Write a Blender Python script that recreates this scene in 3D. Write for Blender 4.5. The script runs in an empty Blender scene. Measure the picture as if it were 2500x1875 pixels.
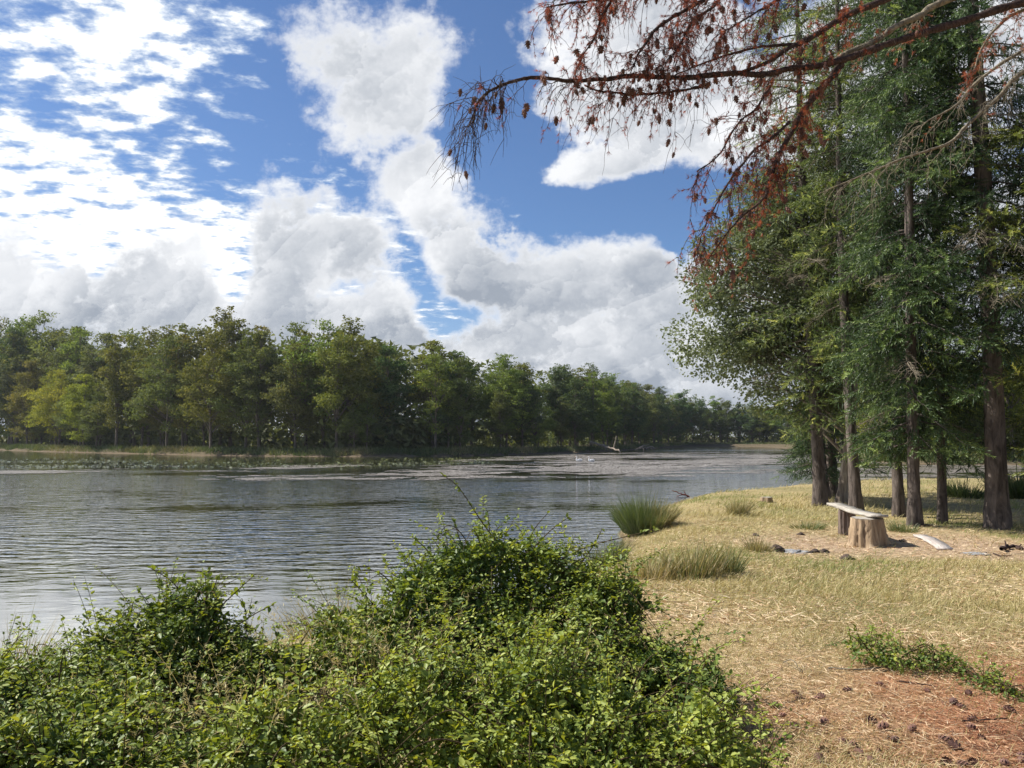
import bpy, math, random
import numpy as np
from mathutils import Vector, Matrix, Euler

# ------------------------------------------------------------------ camera
scene = bpy.context.scene
COL = scene.collection
CAM_Z = 2.3
F = 1880.0            # focal length in photograph pixels (2500 wide)
PITCH = math.atan((1072 - 937.5) / F)
cam_data = bpy.data.cameras.new('camera')
cam_data.sensor_width = 36.0
cam_data.lens = 36.0 * F / 2500.0
cam_data.clip_start = 0.05
cam_data.clip_end = 6000.0
cam = bpy.data.objects.new('camera', cam_data)
COL.objects.link(cam)
cam.location = (0, 0, CAM_Z)
cam.rotation_euler = (math.pi / 2 + PITCH, 0, 0)
scene.camera = cam

# ------------------------------------------------------------------ sun, exposure
SUN_EL = math.radians(47.0)
SUN_AZ = math.radians(-74.0)          # clockwise from +Y (the view): on the left, a little ahead
sun_dir = Vector((math.sin(SUN_AZ) * math.cos(SUN_EL), math.cos(SUN_AZ) * math.cos(SUN_EL), math.sin(SUN_EL)))
sun_data = bpy.data.lights.new('sun', 'SUN')
sun_data.energy = 5.0
sun_data.angle = math.radians(0.5)
sun_data.color = (1.0, 0.95, 0.87)
sun = bpy.data.objects.new('sun', sun_data)
COL.objects.link(sun)
sun.rotation_euler = (-sun_dir).to_track_quat('-Z', 'Y').to_euler()
sun.location = (0, 0, 60)
vs = scene.view_settings
vs.view_transform = 'Standard'
vs.look = 'None'
vs.exposure = 0.70
vs.gamma = 1.0
vs.use_curve_mapping = False


# ------------------------------------------------------------------ node arithmetic
class S:
    """a node socket with arithmetic"""
    def __init__(s, nt, sock):
        s.nt, s.k = nt, sock

    def m(s, op, *a, clamp=False):
        n = s.nt.nodes.new('ShaderNodeMath')
        n.operation = op
        n.use_clamp = clamp
        for i, v in enumerate((s,) + a):
            if isinstance(v, S):
                s.nt.links.new(v.k, n.inputs[i])
            else:
                n.inputs[i].default_value = v
        return S(s.nt, n.outputs[0])

    def __add__(s, o): return s.m('ADD', o)
    __radd__ = __add__
    def __sub__(s, o): return s.m('SUBTRACT', o)
    def __rsub__(s, o): return s.m('MULTIPLY', -1.0).m('ADD', o)
    def __mul__(s, o): return s.m('MULTIPLY', o)
    __rmul__ = __mul__
    def __truediv__(s, o): return s.m('DIVIDE', o)
    def max(s, o): return s.m('MAXIMUM', o)
    def min(s, o): return s.m('MINIMUM', o)
    def smax(s, o, k=0.3): return s.m('SMOOTH_MAX', o, k)
    def clamp(s): return s.m('ADD', 0.0, clamp=True)

    def step(s, a, b, lo=0.0, hi=1.0, smooth=True):
        n = s.nt.nodes.new('ShaderNodeMapRange')
        n.interpolation_type = 'SMOOTHSTEP' if smooth else 'LINEAR'
        s.nt.links.new(s.k, n.inputs[0])
        for i, v in zip((1, 2, 3, 4), (a, b, lo, hi)):
            n.inputs[i].default_value = v
        return S(s.nt, n.outputs[0])

    def curve(s, x0, x1, pts, y0=0.0, y1=1.0):
        """piecewise-linear function of s given by points (x, y)"""
        t = s.step(x0, x1, smooth=False)
        n = s.nt.nodes.new('ShaderNodeFloatCurve')
        c = n.mapping.curves[0]
        q = [((x - x0) / (x1 - x0), (y - y0) / (y1 - y0)) for x, y in pts]
        c.points[0].location = q[0]
        c.points[1].location = q[-1]
        for p in q[1:-1]:
            c.points.new(*p)
        for p in c.points:
            p.handle_type = 'AUTO_CLAMPED'
        n.mapping.update()
        s.nt.links.new(t.k, n.inputs['Value'])
        return S(s.nt, n.outputs[0]) * (y1 - y0) + y0


def vec(nt, x, y, z):
    n = nt.nodes.new('ShaderNodeCombineXYZ')
    for i, v in enumerate((x, y, z)):
        if isinstance(v, S):
            nt.links.new(v.k, n.inputs[i])
        else:
            n.inputs[i].default_value = v
    return S(nt, n.outputs[0])


def noise(nt, v, scale, detail=4.0, rough=0.55, dist=0.0, lac=2.0):
    n = nt.nodes.new('ShaderNodeTexNoise')
    n.inputs['Scale'].default_value = scale
    n.inputs['Detail'].default_value = detail
    n.inputs['Roughness'].default_value = rough
    n.inputs['Distortion'].default_value = dist
    n.inputs['Lacunarity'].default_value = lac
    if v is not None:
        nt.links.new(v.k, n.inputs['Vector'])
    return S(nt, n.outputs['Fac'])


def mixc(nt, f, a, b):
    n = nt.nodes.new('ShaderNodeMix')
    n.data_type = 'RGBA'
    for sock, v in ((n.inputs[0], f), (n.inputs[6], a), (n.inputs[7], b)):
        if isinstance(v, S):
            nt.links.new(v.k, sock)
        elif isinstance(v, (tuple, list)):
            sock.default_value = (*v[:3], 1.0)
        else:
            sock.default_value = v
    return S(nt, n.outputs[2])


def sepxyz(nt, v):
    n = nt.nodes.new('ShaderNodeSeparateXYZ')
    nt.links.new(v.k, n.inputs[0])
    return [S(nt, o) for o in n.outputs]


def cam_dir(u, v):
    """world direction through a point of the photograph"""
    x, y = (u - 1250) / F, (937.5 - v) / F
    c, s_ = math.cos(PITCH), math.sin(PITCH)
    d = Vector((x, c - y * s_, s_ + y * c))
    return d.normalized()


def azel(u, v):
    d = cam_dir(u, v)
    return math.degrees(math.atan2(d.x, d.y)), math.degrees(math.asin(d.z))


# ------------------------------------------------------------------ sky: physical sky with cumulus and altocumulus
world = bpy.data.worlds.new('World')
scene.world = world
world.use_nodes = True
nt = world.node_tree
nt.nodes.clear()
sky_n = nt.nodes.new('ShaderNodeTexSky')
sky_n.sky_type = 'NISHITA'
sky_n.sun_disc = False
sky_n.sun_elevation = SUN_EL
sky_n.sun_rotation = SUN_AZ
sky_n.air_density = 1.0
sky_n.dust_density = 0.3
sky_n.ozone_density = 2.5
tc = nt.nodes.new('ShaderNodeTexCoord')
D = S(nt, tc.outputs['Generated'])
dx, dy, dz = sepxyz(nt, D)
az = dx.m('ARCTAN2', dy) * (180 / math.pi)
el = dz.m('ARCSINE') * (180 / math.pi)


AE = vec(nt, az, el, 0.0)
dzs = dz.max(-0.6)
inv = (dzs + 1.0).m('POWER', -1.0)
qx, qy = dx * inv, dy * inv


def blob(u, v, su, sv, rot=0.0):
    """1 at its centre, 0 from radius su, sv outwards (given in photograph pixels, 31 to the degree)"""
    a0, e0 = azel(u, v)
    mp = nt.nodes.new('ShaderNodeMapping')
    mp.vector_type = 'TEXTURE'
    mp.inputs['Location'].default_value = (a0, e0, 0)
    mp.inputs['Rotation'].default_value = (0, 0, math.radians(rot))
    mp.inputs['Scale'].default_value = (su / 31.0, sv / 31.0, 1)
    nt.links.new(AE.k, mp.inputs[0])
    g = nt.nodes.new('ShaderNodeTexGradient')
    g.gradient_type = 'SPHERICAL'
    nt.links.new(mp.outputs[0], g.inputs[0])
    return S(nt, g.outputs['Fac'])


def topcurve(pts):
    q = [azel(u, v) for u, v in pts]
    a0, a1 = q[0][0] - 40, q[-1][0] + 40
    q = [(a0, q[0][1])] + q + [(a1, q[-1][1])]
    return az.curve(a0, a1, q, 0.0, 30.0)


def noise2(v, scale, detail, rough, dist=0.0):
    s_ = noise(nt, v, scale, detail, rough, dist)
    s_.k.node.noise_dimensions = '2D'
    return s_


def puffs(v, scale, detail, rough):
    n = nt.nodes.new('ShaderNodeTexVoronoi')
    n.voronoi_dimensions = '2D'
    n.feature = 'F1'
    n.normalize = True
    n.inputs['Scale'].default_value = scale
    n.inputs['Detail'].default_value = detail
    n.inputs['Roughness'].default_value = rough
    nt.links.new(v.k, n.inputs['Vector'])
    return S(nt, n.outputs['Distance'])


# cumulus: rounded puffs on two scales, each lit from the upper left
def puff2(qx_, qy_, v, scale):
    n = nt.nodes.new('ShaderNodeTexVoronoi')
    n.voronoi_dimensions = '2D'
    n.feature = 'F1'
    n.inputs['Scale'].default_value = scale
    nt.links.new(v.k, n.inputs['Vector'])
    p = sepxyz(nt, S(nt, n.outputs['Position']))
    return S(nt, n.outputs['Distance']), ((p[0] - qx_) * 0.65 + (p[1] - qy_) * 0.75) * scale


OFFX, OFFY = 8.8, 2.7
Q1 = vec(nt, qx + OFFX, qy * 1.2 + OFFY, 0.0)
wx = (noise2(Q1, 24.0, 4, 0.65) - 0.5) * 0.085
ax_, ay_ = qx + OFFX + wx, qy * 1.2 + OFFY - wx * 0.8
Q2 = vec(nt, ax_, ay_, 0.0)
Q3 = vec(nt, ax_ - 0.026, ay_ - 0.034, 0.0)
b1 = (noise2(Q2, 6.6, 2.0, 0.5) - 0.5) * 2.0
b2 = (noise2(Q3, 6.6, 2.0, 0.5) - 0.5) * 2.0
d1_, s1_ = puff2(ax_, ay_, Q2, 13.0)
d2_, s2_ = puff2(ax_, ay_, Q2, 31.0)
fn = (noise2(Q1, 34.0, 5, 0.65) - 0.5) * 2.0
topA = topcurve([(0, 590), (180, 620), (330, 580), (450, 540), (560, 600), (620, 500), (760, 460), (880, 500), (960, 500),
                 (1040, 420), (1150, 410), (1280, 430), (1400, 440), (1500, 450), (1600, 500), (1700, 600), (1900, 560), (2200, 420), (2500, 400)])
cov = ((topA - el) * (1 / 5.0)).max(-1.3).min(0.72)
bl = None
for b in ((950, 215, 400, 270, -15), (1050, 420, 260, 260, 10), (1620, 130, 500, 400, 10), (1500, 410, 430, 90, 6), (1750, 300, 380, 280, 0),
          (2150, 200, 600, 420, 0)):
    g = blob(*b)
    bl = g if bl is None else bl.smax(g, 0.15)
cov = cov.smax(bl * 2.1 - 0.95, 0.2)
for b, w in (((1030, 690, 80, 200, 28), 1.5), ((560, 640, 60, 150, 10), 1.3), ((1330, 520, 330, 130, 0), 0.95), ((1175, 300, 150, 200, 0), 1.2), ((1120, 770, 140, 50, 0), 1.0),
             ((1640, 500, 300, 130, 0), 1.4), ((1240, 370, 130, 100, 0), 1.0), ((850, 700, 160, 60, 20), 0.6)):
    cov = cov - blob(*b) * w
dens = cov + b1 * 0.55 + (0.45 - d1_) * 0.55 + (0.45 - d2_) * 0.30 + fn * 0.58 + 0.05
a_cum = dens.step(-0.22, 0.46)
lit = ((b1 - b2) * 0.8 + s1_ * 0.18 + s2_ * 0.11 + fn * 0.24 + 0.54).clamp()
core = dens.step(0.05, 0.70)
deep = ((topA - el) * 0.11).clamp() * 0.30
c_cum = mixc(nt, (core * (deep * 0.9 + 1.0 - lit * 1.12)).clamp(), (7.5, 7.6, 7.8), (2.8, 3.15, 3.7))
# altocumulus: a sheet of small rolls, seen in perspective
inv2 = (dz + 0.16).max(0.02).m('POWER', -1.0)
px_, py_ = dx * inv2, dy * inv2
P1 = vec(nt, px_ * 0.95 + py_ * 0.30, py_ * 1.35 - px_ * 0.30, 0.0)
k1 = noise2(P1, 10.0, 5, 0.60, 0.0)
k2 = noise2(P1, 1.3, 2, 0.5)
e0 = [azel(u, v) for u, v in ((540, 0), (490, 120), (540, 230), (580, 330), (800, 390), (1060, 450), (1130, 540), (1150, 640))]
e0 = sorted(e0, key=lambda t: t[1])
bnd = el.curve(0.0, 90.0, [(0.0, 2.0)] + [(e, a) for a, e in e0] + [(50.0, -18.0), (90.0, -18.0)], -40.0, 10.0)
m_ac = ((bnd - az) * (1 / 7.0)).max(-1.6).min(0.55)
tl = blob(300, 60, 420, 330, 0) * 0.55 + blob(60, 560, 1000, 230, 0) * 0.9
d_ac = m_ac * 0.34 + (k1 - 0.5) * 2.3 + (k2 - 0.5) * 1.0 + tl - 0.37
a_ac = d_ac.step(-0.16, 0.46) * 0.97
c_ac = mixc(nt, d_ac.step(0.05, 0.55), (4.6, 5.5, 6.8), (9.5, 9.6, 9.6))
mul = nt.nodes.new('ShaderNodeMix')
mul.data_type, mul.blend_type = 'RGBA', 'MULTIPLY'
mul.inputs[0].default_value = 1.0
mul.inputs[7].default_value = (0.62, 0.74, 0.91, 1)
nt.links.new(sky_n.outputs[0], mul.inputs[6])
skyb = S(nt, mul.outputs[2])
base = mixc(nt, el.step(0.0, 13.0, 0.6, 0.0), skyb, (3.6, 4.6, 6.2))
c = mixc(nt, a_ac, base, c_ac)
c = mixc(nt, a_cum, c, c_cum)
bg = nt.nodes.new('ShaderNodeBackground')
bg.inputs['Strength'].default_value = 0.080
nt.links.new(c.k, bg.inputs['Color'])
wo = nt.nodes.new('ShaderNodeOutputWorld')
nt.links.new(bg.outputs[0], wo.inputs['Surface'])
world.cycles.sampling_method = 'MANUAL'
world.cycles.sample_map_resolution = 512

# ------------------------------------------------------------------ helpers
rng = np.random.default_rng(11)
TAU = 2 * math.pi


def ss(a, b, x):
    t = np.clip((np.asarray(x, float) - a) / (b - a), 0, 1)
    return t * t * (3 - 2 * t)


def mesh(name, V, faces, mat=None, parent=None, tint=None, smooth=False):
    """faces: one (m,k) array or a list of them"""
    V = np.ascontiguousarray(V, dtype=np.float32)
    if not isinstance(faces, list):
        faces = [faces]
    faces = [np.asarray(f, dtype=np.int32) for f in faces if len(f)]
    me = bpy.data.meshes.new(name)
    me.vertices.add(len(V))
    me.vertices.foreach_set('co', V.ravel())
    idx = np.concatenate([f.ravel() for f in faces])
    cnt = np.concatenate([np.full(len(f), f.shape[1], np.int32) for f in faces])
    me.loops.add(len(idx))
    me.loops.foreach_set('vertex_index', idx)
    me.polygons.add(len(cnt))
    me.polygons.foreach_set('loop_start', np.concatenate([[0], np.cumsum(cnt)[:-1]]).astype(np.int32))
    me.polygons.foreach_set('loop_total', cnt)
    if smooth:
        me.polygons.foreach_set('use_smooth', np.ones(len(cnt), dtype=bool))
    if tint is not None:
        a = me.attributes.new('tint', 'FLOAT', 'POINT')
        a.data.foreach_set('value', np.ascontiguousarray(tint, dtype=np.float32))
    me.update(calc_edges=True)
    if mat:
        me.materials.append(mat)
    return me


def obj(name, me, parent=None, loc=None):
    o = bpy.data.objects.new(name, me)
    COL.objects.link(o)
    if parent is not None:
        o.parent = parent
    if loc is not None:
        o.location = loc
    return o


def tag(o, label=None, cat=None, group=None, kind=None):
    for k, v in (('label', label), ('category', cat), ('group', group), ('kind', kind)):
        if v:
            o[k] = v
    return o


def thing(name, label, cat, loc=(0, 0, 0), rz=0.0, group=None):
    o = obj(name, None, loc=loc)
    o.empty_display_size = 0.2
    o.rotation_euler = (0, 0, rz)
    return tag(o, label, cat, group)


class Geo:
    """collects pieces of geometry into one mesh"""
    def __init__(s):
        s.V, s.F, s.T, s.n = [], {}, [], 0

    def add(s, V, F, t=0.5):
        V = np.asarray(V, float)
        s.V.append(V)
        for f in (F if isinstance(F, list) else [F]):
            f = np.asarray(f)
            if len(f):
                s.F.setdefault(f.shape[1], []).append(f + s.n)
        s.T.append(np.broadcast_to(np.asarray(t, float), (len(V),)))
        s.n += len(V)

    def mesh(s, name, mat, smooth=False):
        return mesh(name, np.concatenate(s.V), [np.concatenate(f) for f in s.F.values()], mat,
                    tint=np.concatenate(s.T), smooth=smooth)


def tube(P, R, k=6, cap=True):
    P = np.asarray(P, float)
    n = len(P)
    R = np.broadcast_to(np.asarray(R, float), (n,))
    T = np.gradient(P, axis=0)
    T /= np.linalg.norm(T, axis=1)[:, None] + 1e-9
    ref = np.array([0.0, 0, 1]) if abs(T[0, 2]) < 0.9 else np.array([1.0, 0, 0])
    N = np.zeros_like(P)
    a = ref - T[0] * ref.dot(T[0])
    N[0] = a / np.linalg.norm(a)
    for i in range(1, n):
        a = N[i - 1] - T[i] * N[i - 1].dot(T[i])
        N[i] = a / (np.linalg.norm(a) + 1e-9)
    B = np.cross(T, N)
    th = np.arange(k) * TAU / k
    V = P[:, None, :] + R[:, None, None] * (np.cos(th)[None, :, None] * N[:, None, :] + np.sin(th)[None, :, None] * B[:, None, :])
    V = V.reshape(-1, 3)
    i, j = np.meshgrid(np.arange(n - 1), np.arange(k), indexing='ij')
    j2 = (j + 1) % k
    Fq = np.stack([i * k + j, i * k + j2, (i + 1) * k + j2, (i + 1) * k + j], -1).reshape(-1, 4)
    fs = [Fq]
    if cap:
        V = np.concatenate([V, P[-1:]])
        e = len(V) - 1
        jj = np.arange(k)
        fs.append(np.stack([(n - 1) * k + jj, (n - 1) * k + (jj + 1) % k, np.full(k, e)], -1))
    return V, fs


def curve_pts(pts, n):
    """smooth path through points"""
    P = np.asarray(pts, float)
    m = len(P)
    t = np.linspace(0, m - 1, n)
    i = np.clip(t.astype(int), 0, m - 2)
    f = (t - i)[:, None]
    p0, p1, p2, p3 = P[np.maximum(i - 1, 0)], P[i], P[i + 1], P[np.minimum(i + 2, m - 1)]
    return 0.5 * (2 * p1 + (p2 - p0) * f + (2 * p0 - 5 * p1 + 4 * p2 - p3) * f ** 2 + (3 * p1 - p0 - 3 * p2 + p3) * f ** 3)


def unit(v):
    v = np.asarray(v, float)
    return v / (np.linalg.norm(v, axis=-1, keepdims=True) + 1e-9)


def rand_dirs(n, r=None):
    return unit((r or rng).normal(size=(n, 3)))


def scatter(TV, TF, pos, d, nrm, scale):
    """copies of a template (length along y, face along z) as one vertex and face array"""
    y = unit(d)
    z = unit(nrm - y * (nrm * y).sum(1, keepdims=True))
    x = np.cross(y, z)
    sc = np.asarray(scale, float).reshape(-1, 1, 1)
    V = (TV[None, :, 0:1] * x[:, None] + TV[None, :, 1:2] * y[:, None] + TV[None, :, 2:3] * z[:, None]) * sc + pos[:, None]
    N, k = len(pos), len(TV)
    Fs = (TF[None] + (np.arange(N) * k)[:, None, None]).reshape(-1, TF.shape[1])
    return V.reshape(-1, 3), Fs


def blades(base, d0, L, bend, w, levels=3):
    """thin bent blades of grass, one per row of base"""
    N = len(base)
    L = np.asarray(L, float).reshape(-1, 1)
    d0 = unit(d0)
    side = unit(np.cross(d0, rng.normal(size=(N, 3))))
    Vs = []
    for l in range(levels):
        t = l / levels
        c = base + d0 * L * t + bend * L * t * t
        ww = (np.asarray(w).reshape(-1, 1)) * (1 - t * 0.75)
        Vs += [c - side * ww, c + side * ww]
    Vs.append(base + d0 * L + bend * L)
    k = 2 * levels + 1
    V = np.stack(Vs, 1).reshape(-1, 3)
    q = [[2 * l, 2 * l + 1, 2 * l + 3, 2 * l + 2] for l in range(levels - 1)]
    o = (np.arange(N) * k)[:, None, None]
    Q = (np.array(q)[None] + o).reshape(-1, 4) if q else np.zeros((0, 4), int)
    Tt = (np.array([[2 * levels - 2, 2 * levels - 1, 2 * levels]])[None] + o).reshape(-1, 3)
    return V, [Q, Tt], k


LEAF_V = np.array([[0, 0, 0], [-0.27, 0.32, 0.10], [-0.22, 0.70, 0.08], [0, 1.0, -0.06], [0.22, 0.70, 0.08], [0.27, 0.32, 0.10]], float)
LEAF_F = np.array([[0, 5, 4, 3], [0, 3, 2, 1]], int)
KITE_V = np.array([[0, 0, 0], [-0.29, 0.5, 0.10], [0, 1.0, -0.06], [0.29, 0.5, 0.10]], float)
KITE_F = np.array([[0, 3, 2], [0, 2, 1]], int)
CARD_V = np.array([[0, 0, 0], [-0.36, 0.55, 0.06], [0, 1, 0], [0.36, 0.45, 0.06]], float)
CARD_F = np.array([[0, 3, 2, 1]], int)


# ------------------------------------------------------------------ materials
def new_mat(name):
    m = bpy.data.materials.new(name)
    m.use_nodes = True
    t = m.node_tree
    b = t.nodes['Principled BSDF']
    return m, t, b


def setv(t, sock, v):
    if isinstance(v, S):
        t.links.new(v.k, sock)
    elif isinstance(v, (tuple, list)):
        sock.default_value = (*v[:3], 1.0)
    else:
        sock.default_value = v


def attr(t, name='tint'):
    n = t.nodes.new('ShaderNodeAttribute')
    n.attribute_name = name
    return S(t, n.outputs['Fac'])


def objco(t):
    n = t.nodes.new('ShaderNodeTexCoord')
    return S(t, n.outputs['Object'])


def worldco(t):
    n = t.nodes.new('ShaderNodeNewGeometry')
    return S(t, n.outputs['Position'])


def ramp(t, f, stops):
    n = t.nodes.new('ShaderNodeValToRGB')
    cr = n.color_ramp
    cr.elements[0].position, cr.elements[0].color = stops[0][0], (*stops[0][1], 1)
    cr.elements[1].position, cr.elements[1].color = stops[-1][0], (*stops[-1][1], 1)
    for p, c_ in stops[1:-1]:
        e = cr.elements.new(p)
        e.color = (*c_, 1)
    setv(t, n.inputs[0], f)
    return S(t, n.outputs[0])


def bump(t, b, h, strength, dist):
    n = t.nodes.new('ShaderNodeBump')
    n.inputs['Strength'].default_value = strength
    n.inputs['Distance'].default_value = dist
    t.links.new(h.k, n.inputs['Height'])
    t.links.new(n.outputs[0], b.inputs['Normal'])


def leaf_mat(name, stops, trans=0.35, rough=0.5, objcolor=False, tcol=(1.15, 1.1, 0.45), spec=0.35):
    m, t, b = new_mat(name)
    c_ = ramp(t, attr(t), stops)
    if objcolor:
        oi = t.nodes.new('ShaderNodeObjectInfo')
        mx = t.nodes.new('ShaderNodeMix')
        mx.data_type, mx.blend_type = 'RGBA', 'MULTIPLY'
        mx.inputs[0].default_value = 1.0
        t.links.new(c_.k, mx.inputs[6])
        t.links.new(oi.outputs['Color'], mx.inputs[7])
        c_ = S(t, mx.outputs[2])
    setv(t, b.inputs['Base Color'], c_)
    b.inputs['Roughness'].default_value = rough
    b.inputs['Specular IOR Level'].default_value = spec
    tr = t.nodes.new('ShaderNodeBsdfTranslucent')
    mc = t.nodes.new('ShaderNodeMix')
    mc.data_type, mc.blend_type = 'RGBA', 'MULTIPLY'
    mc.inputs[0].default_value = 1.0
    t.links.new(c_.k, mc.inputs[6])
    mc.inputs[7].default_value = (*tcol, 1)
    t.links.new(mc.outputs[2], tr.inputs['Color'])
    ms = t.nodes.new('ShaderNodeMixShader')
    ms.inputs[0].default_value = trans
    t.links.new(b.outputs[0], ms.inputs[1])
    t.links.new(tr.outputs[0], ms.inputs[2])
    t.links.new(ms.outputs[0], t.nodes['Material Output'].inputs['Surface'])
    return m


def bark_mat(name, dark, light, sx=14.0, sz=3.0, lichen=None):
    m, t, b = new_mat(name)
    co = objco(t)
    x, y, z = sepxyz(t, co)
    v = vec(t, x * sx, y * sx, z * sz)
    n = noise(t, v, 1.0, 6, 0.65, 0.6)
    c_ = ramp(t, n, [(0.33, dark), (0.66, light)])
    if lichen:
        c_ = mixc(t, noise(t, co, 1.7, 3, 0.6).step(0.50, 0.66), c_, lichen)
    setv(t, b.inputs['Base Color'], c_)
    b.inputs['Roughness'].default_value = 0.9
    b.inputs['Specular IOR Level'].default_value = 0.15
    bump(t, b, n, 1.0, 0.05)
    return m


M = {}
# tree leaves, tinted by the object's own colour
M['wood'] = leaf_mat('wood_leaves', [(0.0, (0.082, 0.108, 0.040)), (0.5, (0.160, 0.182, 0.070)), (1.0, (0.29, 0.29, 0.115))], 0.36, 0.7, True, (1.15, 1.1, 0.45), 0.12)
M['oak'] = leaf_mat('oak_leaves', [(0.0, (0.085, 0.110, 0.050)), (0.6, (0.175, 0.205, 0.105)), (1.0, (0.29, 0.31, 0.18))], 0.36, 0.6, False, (1.05, 1.05, 0.6))
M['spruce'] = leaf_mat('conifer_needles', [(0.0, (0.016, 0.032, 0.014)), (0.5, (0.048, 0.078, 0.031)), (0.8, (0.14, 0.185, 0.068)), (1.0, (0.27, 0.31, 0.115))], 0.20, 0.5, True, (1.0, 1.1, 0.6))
M['bramble'] = leaf_mat('bramble_leaves', [(0.0, (0.050, 0.080, 0.020)), (0.4, (0.105, 0.165, 0.036)), (0.75, (0.245, 0.31, 0.060)), (0.95, (0.38, 0.43, 0.085)), (1.0, (0.52, 0.42, 0.06))],
                        0.33, 0.5, False, (1.3, 1.15, 0.35), 0.35)
M['dry'] = leaf_mat('dry_grass', [(0.0, (0.18, 0.145, 0.07)), (0.5, (0.40, 0.35, 0.15)), (0.8, (0.64, 0.55, 0.30)), (0.87, (0.33, 0.33, 0.11)), (1.0, (0.17, 0.225, 0.065))], 0.30, 0.6, False, (1.1, 1.0, 0.7))
M['rush'] = leaf_mat('rush_blades', [(0.0, (0.045, 0.075, 0.022)), (0.4, (0.11, 0.15, 0.05)), (0.7, (0.30, 0.26, 0.13)), (1.0, (0.44, 0.34, 0.19))], 0.25, 0.5)
M['redneedle'] = leaf_mat('dead_needles', [(0.0, (0.17, 0.060, 0.042)), (0.5, (0.34, 0.105, 0.062)), (1.0, (0.58, 0.22, 0.09))], 0.36, 0.6, False, (1.2, 0.8, 0.6))
M['litter'] = leaf_mat('needle_litter', [(0.0, (0.12, 0.05, 0.03)), (0.4, (0.40, 0.22, 0.12)), (0.75, (0.58, 0.44, 0.27)), (1.0, (0.70, 0.58, 0.40))], 0.1, 0.7)
M['bark'] = bark_mat('conifer_bark', (0.036, 0.029, 0.025), (0.165, 0.135, 0.115), 9, 2.2)
M['bark_pale'] = bark_mat('pale_bark', (0.13, 0.10, 0.08), (0.42, 0.36, 0.29), 8, 1.8)
M['bark_far'] = bark_mat('far_bark', (0.06, 0.05, 0.04), (0.20, 0.165, 0.13), 5, 1.0)
M['twig_dark'] = bark_mat('dark_branch_bark', (0.035, 0.024, 0.022), (0.13, 0.085, 0.07), 30, 30)
M['twig_pale'] = bark_mat('lichened_branch_bark', (0.13, 0.11, 0.085), (0.36, 0.31, 0.22), 20, 20)
M['cane'] = bark_mat('bramble_cane', (0.07, 0.045, 0.03), (0.17, 0.13, 0.06), 40, 40)


# ------------------------------------------------------------------ lake outline and ground
LAKE = np.array([(-60, 11), (-30, 7.6), (-14, 7.2), (-8, 7.3), (-5.6, 7.4), (-4.4, 7.9), (-2.6, 8.6), (-0.6, 10.0), (0.9, 12.6), (1.9, 15.6), (2.4, 17.4), (2.3, 19.0),
                 (3.2, 21.5), (4.6, 25.5), (6.3, 29.5), (8.4, 31.5), (12.0, 35), (15.4, 38), (21, 40.5), (28, 42), (40, 44), (60, 47), (78, 52), (84, 60), (74, 66),
                 (55, 67), (42, 69), (37, 73), (36.5, 82), (41, 100), (51, 130), (62, 165), (71, 200), (75, 224), (66, 236), (54, 231), (40, 205), (30, 178),
                 (20.5, 153), (10, 132), (3.2, 119), (-3, 110), (-10, 104), (-19, 100.5), (-31, 103), (-44, 110), (-56, 119), (-70, 129), (-82, 138), (-93, 147),
                 (-101, 155), (-108, 164), (-118, 168), (-135, 166), (-158, 155), (-172, 125), (-168, 80), (-140, 45), (-100, 24)], float)


def _smooth_poly(P, it=2):
    for _ in range(it):
        Q = np.roll(P, -1, 0)
        P = np.stack([0.75 * P + 0.25 * Q, 0.25 * P + 0.75 * Q], 1).reshape(-1, 2)
    return P


LAKE_S = _smooth_poly(LAKE, 2)


def lake_dist(x, y):
    """signed distance to the shore, positive on land"""
    x, y = np.asarray(x, float).ravel(), np.asarray(y, float).ravel()
    out = np.empty(len(x))
    A, B = LAKE_S, np.roll(LAKE_S, -1, 0)
    E = B - A
    ee = (E ** 2).sum(1)
    for s0 in range(0, len(x), 20000):
        px, py = x[s0:s0 + 20000, None], y[s0:s0 + 20000, None]
        t = np.clip(((px - A[:, 0]) * E[:, 0] + (py - A[:, 1]) * E[:, 1]) / ee, 0, 1)
        d2 = (px - A[:, 0] - t * E[:, 0]) ** 2 + (py - A[:, 1] - t * E[:, 1]) ** 2
        d = np.sqrt(d2.min(1))
        cr = ((A[:, 1] > py) != (B[:, 1] > py)) & (px < (B[:, 0] - A[:, 0]) * (py - A[:, 1]) / (B[:, 1] - A[:, 1] + 1e-12) + A[:, 0])
        out[s0:s0 + 20000] = np.where(cr.sum(1) % 2 == 1, -d, d)
    return out


def wob(x, y):
    return (np.sin(x * 1.3 + 0.7 * y) * np.cos(y * 1.1 - 0.4 * x) + 0.6 * np.sin(x * 3.1 + 1.2) * np.sin(y * 2.7 + x * 0.5)
            + 0.35 * np.sin(6.3 * x + y * 1.7) * np.cos(5.9 * y - 1.1 * x))


def ground_z(x, y):
    x, y = np.asarray(x, float), np.asarray(y, float)
    sh = x.shape
    x, y = x.ravel(), y.ravel()
    d = lake_dist(x, y)
    far = ss(48, 62, y)
    inside = -0.9 * ss(0, 5, -d) - 0.03
    land = -0.03 + 0.38 * ss(-0.1, 1.7, d) + 0.46 * np.exp(-((x - 0.5) ** 2 + (y + 0.5) ** 2) / 52.0) + 0.018 * wob(x, y) * ss(0, 2, d)
    land = land + far * (0.42 * ss(0.1, 1.2, d) + 1.1 * ss(6, 70, d))
    land = land + 3.0 * ss(300, 900, np.hypot(x, y))
    return np.where(d > 0, land, np.minimum(inside, land)).reshape(sh)


def gz(x, y):
    return float(ground_z(np.array([x]), np.array([y]))[0])


def at(u, v, dist):
    """world point seen at photograph point (u, v), at depth dist along the view"""
    d = cam_dir(u, v)
    k = dist / d.y
    return np.array([d.x * k, dist, CAM_Z + d.z * k])


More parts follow.
